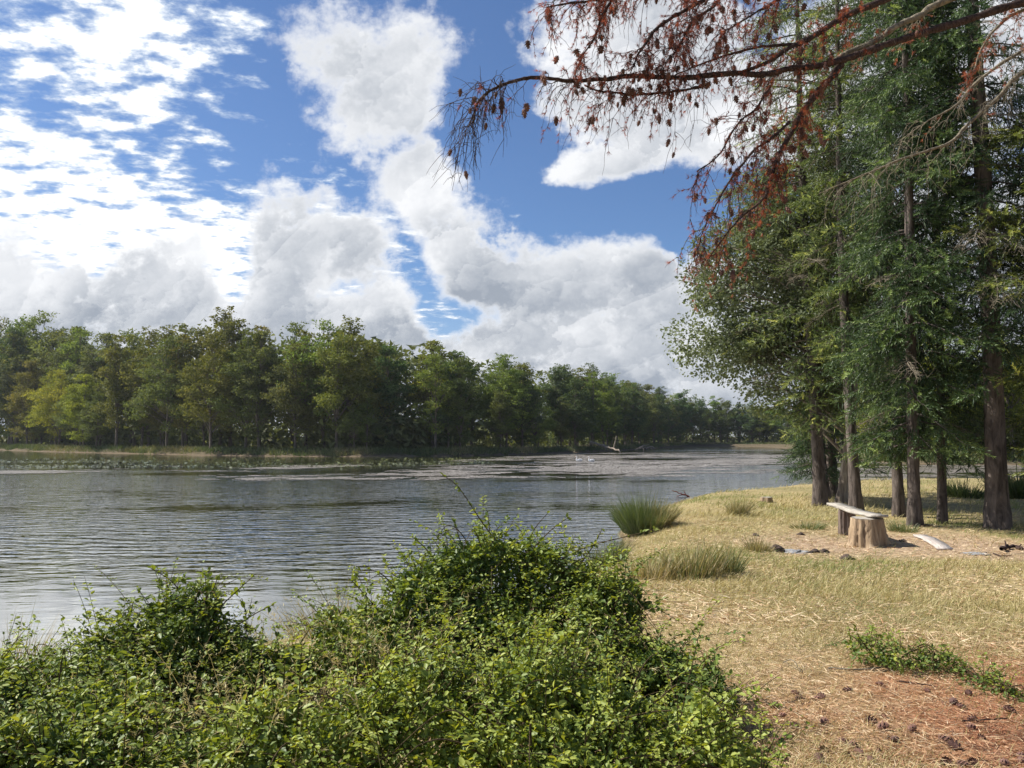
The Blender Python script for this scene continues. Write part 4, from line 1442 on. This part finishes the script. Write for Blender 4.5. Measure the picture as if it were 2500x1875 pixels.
# ------------------------------------------------------------------ grasses
def tussock(label, u, v, rad, h, n, seed, tone, spread=0.5, lean=(0.1, 0), name='grass_tussock', cat='grass', group='tussocks along the shore', wide=0.006, dx=0.0, pos=None):
    r = np.random.default_rng(seed)
    g = np.array(pos) if pos is not None else on_ground(u, v)
    root = thing(name, label, cat, tuple(g), 0, group)
    a, q = r.uniform(0, TAU, n), rad * 0.75 * np.sqrt(r.random(n))
    bx, by = np.cos(a) * q, np.sin(a) * q
    bz = ground_z(bx + g[0], by + g[1]) - g[2] - 0.03
    bz = np.maximum(bz, -0.05)
    out = np.column_stack([np.cos(a) * q, np.sin(a) * q]) / rad * spread + r.normal(0, 0.16, (n, 2)) + np.array(lean)
    d = np.column_stack([out, np.ones(n)])
    L = h * r.uniform(0.3, 1.2, n) * (1 - 0.35 * (q / rad) ** 2) * (0.75 + 0.35 * np.sin(a * 2 + seed) * np.cos(a + q * 5))
    bend = np.column_stack([out * 0.28 + r.normal(0, 0.10, (n, 2)), -0.10 * r.random(n) - 0.06 * np.hypot(*out.T)])
    V, Fs, kk = blades(np.column_stack([bx, by, bz]), d, L, bend, wide * r.uniform(0.6, 1.3, n), 3)
    tn = np.clip(tone(bx / rad, r, n), 0, 1)
    tag(obj('blades', mesh('blades', V, Fs, M['rush'], tint=np.repeat(tn, kk)), root), kind='stuff')
    return root


def tn_const(c, s_=0.14):
    return lambda x_, r, n: c + r.normal(0, s_, n)


tussock('big rush tussock at the water edge, dark green one side and dry the other', 1578, 1296, 0.72, 1.02, 5200, 51, lambda x_, r, n: 0.30 + 0.45 * ss(-0.1, 0.6, x_ + r.normal(0, 0.2, n)) + r.normal(0, 0.12, n), 0.62, (0.05, 0), wide=0.0065)
tussock('small brown tussock standing alone on the dry ground of the point', 1800, 1258, 0.30, 0.62, 700, 52, tn_const(0.72), 0.5, wide=0.007)
tussock('pale dry tussock left of the green-bladed one below the rushes', 1592, 1410, 0.45, 0.50, 700, 53, tn_const(0.78, 0.18), 0.5, wide=0.006)
tussock('tall half-green tussock on the shore below the big rushes', 1690, 1408, 0.50, 0.66, 900, 54, tn_const(0.66, 0.22), 0.45, wide=0.006)
tussock('green-based tussock furthest right of the three below the rushes', 1768, 1400, 0.30, 0.60, 520, 55, tn_const(0.48, 0.2), 0.4, wide=0.006)
tussock('low straw tussock beside the bare earth left of the stump', 1855, 1345, 0.28, 0.36, 500, 56, tn_const(0.74), 0.6, wide=0.006)
tussock('green tuft at the foot of the pale-based conifer', 2205, 1298, 0.35, 0.32, 500, 57, tn_const(0.42), 0.7, wide=0.006)
tussock('dark green tussock in the shade behind the thinnest conifer', 2355, 1215, 0.8, 0.75, 1200, 58, tn_const(0.22), 0.7, wide=0.012)
tussock('dark green tussock at the right edge behind the thickest trunk', 2500, 1215, 1.2, 1.3, 2000, 59, tn_const(0.2), 0.6, wide=0.016)
tussock('reddish dry rush clump at the left edge of the near shore', 130, 1575, 0.30, 0.70, 260, 60, tn_const(0.72, 0.16), 0.5, (0.1, 0), wide=0.0024, pos=(-4.3, 6.9, gz(-4.3, 6.9)))
tussock('thin grey rushes on the near shore left of the first bramble', 300, 1570, 0.40, 0.75, 170, 63, tn_const(0.50, 0.2), 0.4, (0.1, 0), wide=0.0022, pos=(-3.5, 7.3, gz(-3.5, 7.3)))
tussock('dry wispy grass clump on the near shore between the two tall brambles', 780, 1530, 0.50, 0.72, 480, 64, tn_const(0.70, 0.18), 0.6, (-0.15, 0), wide=0.0026, pos=(-1.75, 7.6, gz(-1.75, 7.6)))
tussock('fine green rushes on the shore behind the tallest bramble', 1480, 1380, 0.40, 0.60, 900, 65, tn_const(0.4, 0.2), 0.6, wide=0.005)
tussock('leafy grey-green weed clump on the bare earth left of the bench', 1970, 1290, 0.42, 0.30, 500, 66, tn_const(0.45, 0.2), 1.2, wide=0.006)

# dry meadow grass: cannot be counted
def grass_field(n, r0, r1, hl, hh, seed, wid, a0=-6, a1=38):
    r = np.random.default_rng(seed)
    a = np.radians(r.uniform(a0, a1, n))
    R_ = np.exp(r.uniform(math.log(r0), math.log(r1), n))
    return R_ * np.sin(a), R_ * np.cos(a), r


gg = Geo()
for (n, r0, r1, L0, L1, wd, seed) in ((95000, 4.0, 10.5, 0.05, 0.17, 0.0022, 71), (80000, 10, 21, 0.05, 0.19, 0.0040, 72), (42000, 20, 44, 0.06, 0.24, 0.009, 73), (5000, 5.0, 12.5, 0.08, 0.30, 0.0020, 74)):
    x_, y_, r = grass_field(n, r0, r1, L0, L1, seed, wd, *((-48, -4) if seed == 74 else (-6, 38)))
    d_ = lake_dist(x_, y_)
    cover = 0.60 + 0.85 * fbm2(x_ * 0.9, y_ * 0.9, 31, 4)
    for (c0_, rr_, s_) in ((E1, 1.8, 0.7), (E2, 2.1, 0.7)):
        cover -= s_ * (1 - ss(rr_ * 0.55, rr_ * 1.25, np.hypot(x_ - c0_[0], (y_ - c0_[1]) * 0.9)))
    lit_ = 1 - ss(2.4, 5.2, np.hypot(x_ - 5.0, y_ - 3.2))
    cover -= 0.42 * lit_
    ok = (d_ > 0.15) & (r.random(n) < np.clip(cover, 0.05, 1)) & ~((x_ < 0.9) & (y_ < 5.0))
    x_, y_, cover, lit_ = x_[ok], y_[ok], cover[ok], lit_[ok]
    n = len(x_)
    hgt = (L0 + (L1 - L0) * np.clip(0.4 + 0.5 * fbm2(x_ * 0.7, y_ * 0.7, 33, 3) + r.normal(0, 0.22, n), 0.05, 1.15)) * (1 - 0.45 * lit_)
    lean = np.column_stack([0.30 + r.normal(0, 0.38, n), r.normal(0, 0.35, n)])
    V, Fs, kk = blades(np.column_stack([x_, y_, ground_z(x_, y_) - 0.01]), np.column_stack([lean, np.ones(n)]), hgt,
                       np.column_stack([lean * 0.5, -0.25 * r.random(n)]), wd * r.uniform(0.6, 1.3, n), 2)
    green = 1.2 * fbm2(x_ * 0.75 + 3, y_ * 0.75, 35, 4) + r.normal(0, 0.22, n)
    tn = np.where(green > 0.28, r.uniform(0.86, 1.0, n), np.clip(0.52 + r.normal(0, 0.17, n), 0, 0.84))
    gg.add(V, Fs, np.repeat(tn, kk))
tag(obj('dry_grass', gg.mesh('dry_grass', M['dry'])), 'bleached dry grass covering the bank and the point', 'grass', kind='stuff')

# straw, needles and twigs lying on the ground
gl = Geo()
for (n, r0, r1, Ls, wd, seed) in ((60000, 3.2, 8.5, 0.06, 0.0016, 81), (26000, 8, 20, 0.10, 0.004, 82)):
    x_, y_, r = grass_field(n, r0, r1, 0, 0, seed, 0)
    ok = (lake_dist(x_, y_) > 0.3)
    x_, y_ = x_[ok], y_[ok]
    n = len(x_)
    a = r.uniform(0, TAU, n)
    dv = np.column_stack([np.cos(a), np.sin(a), r.normal(0.05, 0.16, n)])
    p0 = np.column_stack([x_, y_, ground_z(x_, y_) + r.uniform(0.004, 0.022, n)])
    V, Fs, kk = blades(p0, dv, Ls * r.uniform(0.4, 1.6, n), r.normal(0, 0.12, (n, 3)), wd * 1.3 * r.uniform(0.6, 1.5, n), 1)
    redness = 1 - ss(1.8, 4.0, np.hypot(x_ - 5.0, y_ - 3.2) + r.normal(0, 0.5, n))
    gl.add(V, Fs, np.repeat(np.clip(0.72 - 0.50 * redness + r.normal(0, 0.16, n), 0, 1), kk))
tag(obj('needle_litter', gl.mesh('needle_litter', M['litter'])), 'fallen straw and red-brown needles strewn over the ground on the right', 'litter', kind='stuff')

# dry flowering grass stalks standing in the brambles
gs_ = Geo()
r = np.random.default_rng(91)
for (u, v, d, n, L, tone) in ((960, 1600, 4.6, 70, 0.62, 0.6), (880, 1700, 3.6, 26, 0.5, 0.7), (520, 1700, 4.2, 40, 0.6, 0.65), (640, 1760, 3.5, 30, 0.55, 0.7), (1350, 1600, 3.9, 20, 0.4, 0.65), (120, 1740, 3.8, 26, 0.45, 0.6), (300, 1760, 3.6, 22, 0.45, 0.7), (400, 1720, 4.4, 40, 0.5, 0.55), (1650, 1720, 4.2, 26, 0.35, 0.5), (700, 1780, 3.9, 34, 0.5, 0.65), (560, 1850, 3.3, 16, 0.5, 0.5), (250, 1640, 5.2, 18, 0.4, 0.6), (1080, 1590, 4.9, 30, 0.4, 0.6),
                              (820, 1600, 5.4, 90, 0.6, 0.55), (640, 1620, 5.6, 50, 0.55, 0.6)):
    c_ = at(u, v, d)
    c_[2] = max(c_[2] - 0.25, gz(c_[0], c_[1]))
    p0 = c_ + r.normal(0, 1, (n, 3)) * np.array([0.22, 0.18, 0.03])
    dv = np.column_stack([r.normal(0.05, 0.40, n), r.normal(-0.1, 0.25, n), np.ones(n)])
    Ls = L * r.uniform(0.6, 1.25, n)
    bd = np.column_stack([r.normal(0, 0.35, n), r.normal(-0.1, 0.2, n), -0.3 * r.random(n)])
    V, Fs, kk = blades(p0, dv, Ls, bd, np.full(n, 0.0016), 3)
    gs_.add(V, Fs, tone + r.normal(0, 0.06))
    # seed heads
    tip = p0 + unit(dv) * Ls[:, None] + bd * Ls[:, None]
    k = np.repeat(np.arange(n), 12)
    f = r.uniform(0.62, 1.0, len(k))
    q = p0[k] + unit(dv)[k] * (Ls[k] * f)[:, None] + bd[k] * (Ls[k] * f * f)[:, None]
    V, Fs, kk = blades(q, unit(dv)[k] + r.normal(0, 0.6, (len(k), 3)), r.uniform(0.02, 0.05, len(k)), np.zeros((len(k), 3)) + [0, 0, -0.3], np.full(len(k), 0.0020), 2)
    gs_.add(V, Fs, 0.72)
tag(obj('seed_grass', gs_.mesh('seed_grass', M['dry'])), 'pale flowering grass stalks standing up through the brambles', 'grass', kind='stuff')


# ------------------------------------------------------------------ bench: board on two stumps
def wood_mat(name, c0, c1, c2, ax=(1.2, 14, 14), rough=0.8):
    m, t, b = new_mat(name)
    co = objco(t)
    x, y, z = sepxyz(t, co)
    n = noise(t, vec(t, x * ax[0], y * ax[1], z * ax[2]), 2.0, 6, 0.65, 0.5)
    setv(t, b.inputs['Base Color'], ramp(t, n, [(0.30, c0), (0.52, c1), (0.72, c2)]))
    b.inputs['Roughness'].default_value = rough
    bump(t, b, n, 0.7, 0.02)
    return m


M['board'] = wood_mat('weathered_board', (0.16, 0.14, 0.115), (0.38, 0.345, 0.29), (0.52, 0.48, 0.42))
M['stump'] = wood_mat('stump_wood', (0.11, 0.070, 0.040), (0.33, 0.235, 0.14), (0.52, 0.42, 0.28), (9, 9, 0.7))
M['stump_dark'] = wood_mat('old_stump', (0.06, 0.045, 0.035), (0.14, 0.10, 0.08), (0.22, 0.17, 0.13), (9, 9, 0.8))
M['plank'] = wood_mat('pale_plank', (0.26, 0.22, 0.19), (0.44, 0.39, 0.35), (0.58, 0.54, 0.50))


def stump(name, label, g, r0, r1, h, seed, mat, group=None):
    r = np.random.default_rng(seed)
    root = thing(name, label, 'stump', tuple(g), 0, group)
    k, lv = 72, 12
    th = np.arange(k) * TAU / k
    V = []
    prof = 1 + 0.10 * np.sin(3 * th + seed) + 0.06 * np.sin(7 * th + 1) + 0.05 * np.sin(13 * th) - 0.07 * np.abs(np.sin(4.5 * th + 0.4)) ** 14 - 0.05 * np.abs(np.sin(8.5 * th + 1.1)) ** 20
    for l in range(lv):
        f = l / (lv - 1)
        rad = (r0 + (r1 - r0) * f ** 0.8) * (1 + 0.22 * math.exp(-f * 6) * np.sin(4 * th + seed)) * (prof + 0.02 * r.normal(size=k))
        V.append(np.column_stack([np.cos(th) * rad, np.sin(th) * rad, np.full(k, -0.08 + (h + 0.08) * f)]))
    last = V[-1].copy()
    V = np.concatenate(V)
    i, j = np.meshgrid(np.arange(lv - 1), np.arange(k), indexing='ij')
    Fq = np.stack([i * k + j, i * k + (j + 1) % k, (i + 1) * k + (j + 1) % k, (i + 1) * k + j], -1).reshape(-1, 4)
    obj('bark', mesh('bark', V, Fq, mat, smooth=True), root)
    top = np.concatenate([[[0, 0, h + 0.004]], last * [0.985, 0.985, 1] + [0, 0, 0.004]])
    Ft = np.array([[0, 1 + q, 1 + (q + 1) % k] for q in range(k)])
    obj('cut_face', mesh('cut_face', top, Ft, M['board']), root)
    return root


gA = on_ground(2118, 1332)
hA = 0.50
stump('tree_stump', 'broad split stump carrying the near end of the bench board', gA, 0.37, 0.275, hA, 2, M['stump'])
ztop = gA[2] + hA
bn_ = at(2150, 1268, 1.0)
bn_ = at(2150, 1268, (CAM_Z - ztop) / (CAM_Z - bn_[2]))
bf_ = at(2036, 1236, 1.0)
bf_ = at(2036, 1236, (CAM_Z - ztop) / (CAM_Z - bf_[2]))
gB = bn_ + (bf_ - bn_) * 0.70
gB[2] = gz(gB[0], gB[1])
hB = ztop - gB[2]
stump('tree_stump', 'dark stump carrying the far end of the bench board', gB, 0.17, 0.15, hB, 4, M['stump_dark'])


def plank_mesh(L, W, T, warp, mat, name, n=14, seed=0, notch=0.0):
    r = np.random.default_rng(seed)
    xs_ = np.linspace(0, L, n)
    up = warp * np.sin(xs_ / L * math.pi) + 0.004 * r.normal(size=n)
    wl = W / 2 * (1 + 0.06 * r.normal(size=n))
    wr = W / 2 * (1 + 0.06 * r.normal(size=n))
    V = []
    for q in range(n):
        V += [(xs_[q], -wl[q], up[q]), (xs_[q], wr[q], up[q]), (xs_[q], wr[q] - 0.004, up[q] + T), (xs_[q], -wl[q] + 0.004, up[q] + T)]
    Fq = []
    for q in range(n - 1):
        for s_ in range(4):
            Fq.append([q * 4 + s_, q * 4 + (s_ + 1) % 4, (q + 1) * 4 + (s_ + 1) % 4, (q + 1) * 4 + s_])
    Fq += [[3, 2, 1, 0], [(n - 1) * 4 + q for q in range(4)]]
    return mesh(name, np.array(V, float), np.array(Fq), mat)


dv = (bf_ - bn_)[:2]
ln = np.linalg.norm(dv)
o = obj('bench_board', plank_mesh(ln, 0.30, 0.05, -0.03, M['board'], 'bench_board', seed=3), loc=(bn_[0], bn_[1], ztop + 0.03))
o.rotation_euler = (0, 0, math.atan2(dv[1], dv[0]))
tag(o, 'long grey weathered board laid across two stumps as a bench', 'bench')
g0, g1 = on_ground(2308, 1344), on_ground(2250, 1311)
dv2 = g1 - g0
o = obj('loose_plank', plank_mesh(float(np.linalg.norm(dv2[:2])) + 0.1, 0.26, 0.035, 0.025, M['plank'], 'loose_plank', seed=5), loc=(g0[0], g0[1], g0[2] + 0.012))
o.rotation_euler = (0, 0, math.atan2(dv2[1], dv2[0]))
tag(o, 'pale bowed plank lying on the ground right of the bench', 'plank')
gC = on_ground(1872, 1226)
stump('cut_stump', 'little pale cut stump out on the dry grass of the point', gC, 0.21, 0.17, 0.15, 6, M['stump'])


# ------------------------------------------------------------------ swans
def swan(label, u, v, L, rz, neck_tilt):
    d_ = CAM_Z * F / (v - 1072)
    p = at(u, v, d_)
    p[2] = -0.03 * L
    root = thing('swan', label, 'swan', tuple(p), rz, 'pair of swans')
    # one loft from tail to head; x towards the head
    sp_ = np.array([(-0.56, 0, 0.30), (-0.46, 0, 0.22), (-0.30, 0, 0.16), (-0.10, 0, 0.14), (0.12, 0, 0.14), (0.28, 0, 0.18), (0.35, 0, 0.27), (0.335, 0, 0.40), (0.30, 0, 0.53), (0.295, 0, 0.64),
                    (0.325, 0, 0.715), (0.385, 0, 0.735), (0.445, 0, 0.705), (0.475, 0, 0.685)]) * L
    sp_[6:, 0] += neck_tilt * L * np.linspace(0, 1, 8)
    ra = np.array([0.015, 0.075, 0.145, 0.185, 0.18, 0.125, 0.068, 0.046, 0.041, 0.040, 0.046, 0.056, 0.040, 0.016]) * L
    q = curve_pts(sp_, 46)
    rr_ = np.interp(np.linspace(0, 13, 46), np.arange(14), ra)
    V, Fs = tube(q, rr_, 14)
    body = obj('body', mesh('body', V, Fs, M['swan'], smooth=True), root)
    for s_ in (-1, 1):
        wp = curve_pts(np.array([(0.16, s_ * 0.13, 0.20), (0.02, s_ * 0.175, 0.27), (-0.22, s_ * 0.14, 0.31), (-0.46, s_ * 0.05, 0.36)]) * L, 12)
        V, Fs = tube(wp, np.interp(np.linspace(0, 1, 12), [0, 0.3, 0.75, 1], [0.03, 0.095, 0.075, 0.01]) * L, 10)
        obj('wing', mesh('wing', V, Fs, M['swan'], smooth=True), root)
    bk_ = np.array([sp_[-2] + [0.01 * L, 0, 0], sp_[-1] + np.array([0.02, 0, -0.005]) * L, sp_[-1] + np.array([0.075, 0, -0.035]) * L])
    V, Fs = tube(bk_, np.array([0.034, 0.024, 0.008]) * L, 8)
    obj('beak', mesh('beak', V, Fs, M['beak'], smooth=True), body)
    return root


m, t, b = new_mat('swan_feathers')
setv(t, b.inputs['Base Color'], mixc(t, noise(t, objco(t), 12, 4, 0.6), (0.78, 0.77, 0.74), (0.86, 0.86, 0.85)))
b.inputs['Roughness'].default_value = 0.7
M['swan'] = m
m, t, b = new_mat('swan_beak')
setv(t, b.inputs['Base Color'], mixc(t, noise(t, objco(t), 8, 2, 0.5), (0.45, 0.14, 0.03), (0.55, 0.20, 0.05)))
M['beak'] = m
swan('white swan swimming in front, the left of the pair', 1413, 1126, 0.74, math.pi + 0.25, 0.0)
swan('white swan following behind with its neck held straighter', 1443, 1127, 0.74, math.pi + 0.35, 0.02)


# ------------------------------------------------------------------ small things
def stick(name, label, pts, r0, r1, mat, cat='stick', branches=0, seed=0, group=None):
    r = np.random.default_rng(seed)
    P = np.array(pts, float)
    c_ = P[0].copy()
    root = thing(name, label, cat, tuple(c_), 0, group)
    q = curve_pts(P - c_, 14)
    q[1:] += r.normal(0, r0 * 0.35, (13, 3))
    V, Fs = tube(q, np.linspace(r0, r1, 14), 7)
    obj('stem', mesh('stem', V, Fs, mat, smooth=True), root)
    for _ in range(branches):
        j = r.integers(3, 12)
        d = unit(q[j + 1] - q[j] + r.normal(0, 0.8, 3) * np.linalg.norm(q[j + 1] - q[j]))
        l_ = np.linalg.norm(q[-1] - q[0]) * r.uniform(0.15, 0.35)
        e = np.array([q[j], q[j] + d * l_ * 0.5 + r.normal(0, 0.05 * l_, 3), q[j] + d * l_])
        V, Fs = tube(curve_pts(e, 6), np.linspace(r0 * 0.5, r1 * 0.5, 6), 5)
        obj('side_branch', mesh('side_branch', V, Fs, mat, smooth=True), root)
    return root


def gpts(uvs, lift=0.012):
    out = []
    for u, v in uvs:
        p = on_ground(u, v)
        out.append(p + [0, 0, lift])
    return out


stick('pale_stick', 'pale curved stick lying where the grass gives way to needle litter', gpts([(2022, 1638), (2075, 1640), (2120, 1640), (2185, 1630)], 0.02), 0.008, 0.003, M['twig_pale'])
stick('pale_stick', 'short pale arched stalk left of the long curved stick', [p + np.array([0, 0, l_]) for p, l_ in zip(gpts([(1912, 1622), (1935, 1632), (1955, 1645)]), (0.0, 0.05, 0.0))], 0.005, 0.003, M['twig_pale'])
stick('brown_stick', 'thin brown stick lying across the needle litter near the right edge', gpts([(2350, 1768), (2400, 1764), (2460, 1760)], 0.015), 0.006, 0.003, M['twig_dark'])
stick('brown_stick', 'straight brown twig lying just below the creeping bramble', gpts([(2195, 1668), (2240, 1675), (2295, 1684)], 0.015), 0.006, 0.002, M['twig_dark'], branches=2, seed=3)
stick('charred_branch', 'black charred branch lying on the bare ground by the right edge', gpts([(2445, 1348), (2470, 1340), (2495, 1346)], 0.05), 0.035, 0.02, M['twig_dark'], 'branch', 4, 4)
stick('dark_branch', 'thin dark forked branch on the bare earth below the charred one', gpts([(2425, 1354), (2445, 1360), (2470, 1358)], 0.02), 0.012, 0.006, M['twig_dark'], 'branch', 3, 5)
stick('whitish_branch', 'whitish fallen branch lying at the foot of the pale-based conifer', gpts([(2235, 1288), (2255, 1284), (2285, 1288)], 0.03), 0.03, 0.015, M['twig_pale'], 'branch', 2, 6)
M['redbark'] = bark_mat('dead_frond', (0.10, 0.028, 0.022), (0.24, 0.075, 0.05), 12, 12)
p0 = on_ground(1690, 1216)
stick('dead_frond', 'dark red dead frond sticking up at the water edge beside the rushes', [p0, p0 + [-0.35, 0, 0.16], p0 + [-0.8, 0, 0.32]], 0.045, 0.008, M['redbark'], 'frond', 2, 7)
# fallen tree and brushwood on the far bank
pA, pB = at(1442, 1079, 141), at(1512, 1098, 133)
pB[2] = 0.25
stick('fallen_log', 'long pale fallen trunk slanting down the far bank to the water', [pA, (pA + pB) / 2, pB], 0.26, 0.12, M['bark_pale'], 'log', 3, 8)
r = np.random.default_rng(9)
for k, (u0, v0, u1, v1, what) in enumerate(((1552, 1099, 1585, 1086, 'longest slanting'), (1572, 1099, 1560, 1090, 'short upright'), (1580, 1092, 1600, 1100, 'right-leaning'), (1560, 1094, 1592, 1098, 'low flat'))):
    a_, b_ = at(u0, v0, 158), at(u1, v1, 160)
    a_[2] = max(a_[2], 0.1)
    b_[2] = max(b_[2], 0.3)
    stick('dead_branch', f'{what} pale dead branch in the brushwood heap on the far bank', [a_, (a_ + b_) / 2 + [0, 0, 0.3], b_], 0.13, 0.05, M['bark_pale'], 'branch', 2, 20 + k, 'brushwood on the far bank')


def lump(name, label, g, s_, seed, mat, cat, flat=0.5, group=None):
    r = np.random.default_rng(seed)
    k, lv = 14, 8
    th = np.arange(k) * TAU / k
    V = []
    for l in range(lv):
        f = l / (lv - 1)
        rad = math.sin(math.pi * (0.5 + 0.5 * f)) ** 0.6 if f < 1 else 0.05
        V.append(np.column_stack([np.cos(th) * rad * s_, np.sin(th) * rad * s_, np.full(k, f * s_ * flat * 1.4)]) * (1 + 0.22 * r.normal(size=(k, 1)) * [1, 1, 0.6]))
    V = np.concatenate(V)
    i, j = np.meshgrid(np.arange(lv - 1), np.arange(k), indexing='ij')
    Fq = np.stack([i * k + j, i * k + (j + 1) % k, (i + 1) * k + (j + 1) % k, (i + 1) * k + j], -1).reshape(-1, 4)
    cap_ = np.arange((lv - 1) * k, lv * k)[None]
    o_ = obj(name, mesh(name, V, [Fq, cap_], mat), loc=(g[0], g[1], g[2] - 0.01))
    tag(o_, label, cat, group)
    return o_


M['clod'] = wood_mat('dark_clod', (0.03, 0.022, 0.018), (0.08, 0.055, 0.042), (0.13, 0.09, 0.07), (9, 9, 9), 0.95)
M['stone'] = wood_mat('flat_stone', (0.16, 0.16, 0.16), (0.27, 0.275, 0.28), (0.37, 0.38, 0.39), (4, 4, 4), 0.9)
for k, (u, v, s_, lab) in enumerate(((1895, 1345, 0.14, 'dark clod on the bare earth left of the flat grey stone'), (1990, 1349, 0.09, 'small dark clod left of the bench stump'), (2012, 1350, 0.10, 'dark crumbled clod closest to the bench stump'),
                                     (2068, 1366, 0.11, 'dark clod in the grass edge below the bench stump'), (1845, 1308, 0.07, 'tiny dark clod furthest left on the bare earth'), (1955, 1305, 0.07, 'small dark clod furthest up the bare earth'),
                                     (2205, 1322, 0.07, 'small brown clod between the bench stump and the loose plank'))):
    lump('earth_clod', lab, on_ground(u, v), s_, 300 + k, M['clod'], 'clod', 0.55, 'dark clods on the bare earth')
lump('flat_stone', 'flat grey stone at the edge of the bare earth left of the bench', on_ground(1936, 1348), 0.26, 320, M['stone'], 'stone', 0.12)
lump('flat_stone', 'low grey stone on the bare ground right of the loose plank', on_ground(2385, 1352), 0.2, 321, M['stone'], 'stone', 0.10)

# fallen cones on the needle litter
r = np.random.default_rng(77)
k = 0
while k < 48:
    u, v = r.uniform(1850, 2500), 1872 - 222 * r.random() ** 1.5
    if u < 1750 + (v - 1650) * 0.4:
        continue
    g = on_ground(u, v)
    o = obj('fallen_cone', CONES[r.integers(0, 3)], loc=(g[0], g[1], g[2] + 0.014))
    s_ = r.uniform(0.045, 0.075)
    o.scale = (s_, s_, s_)
    o.rotation_euler = (math.pi / 2 + r.normal(0, 0.15), r.uniform(0, TAU), r.uniform(0, TAU))
    tag(o, 'dark brown fallen cone lying on the needle litter at the lower right', 'cone', 'fallen cones on the needle litter')
    k += 1
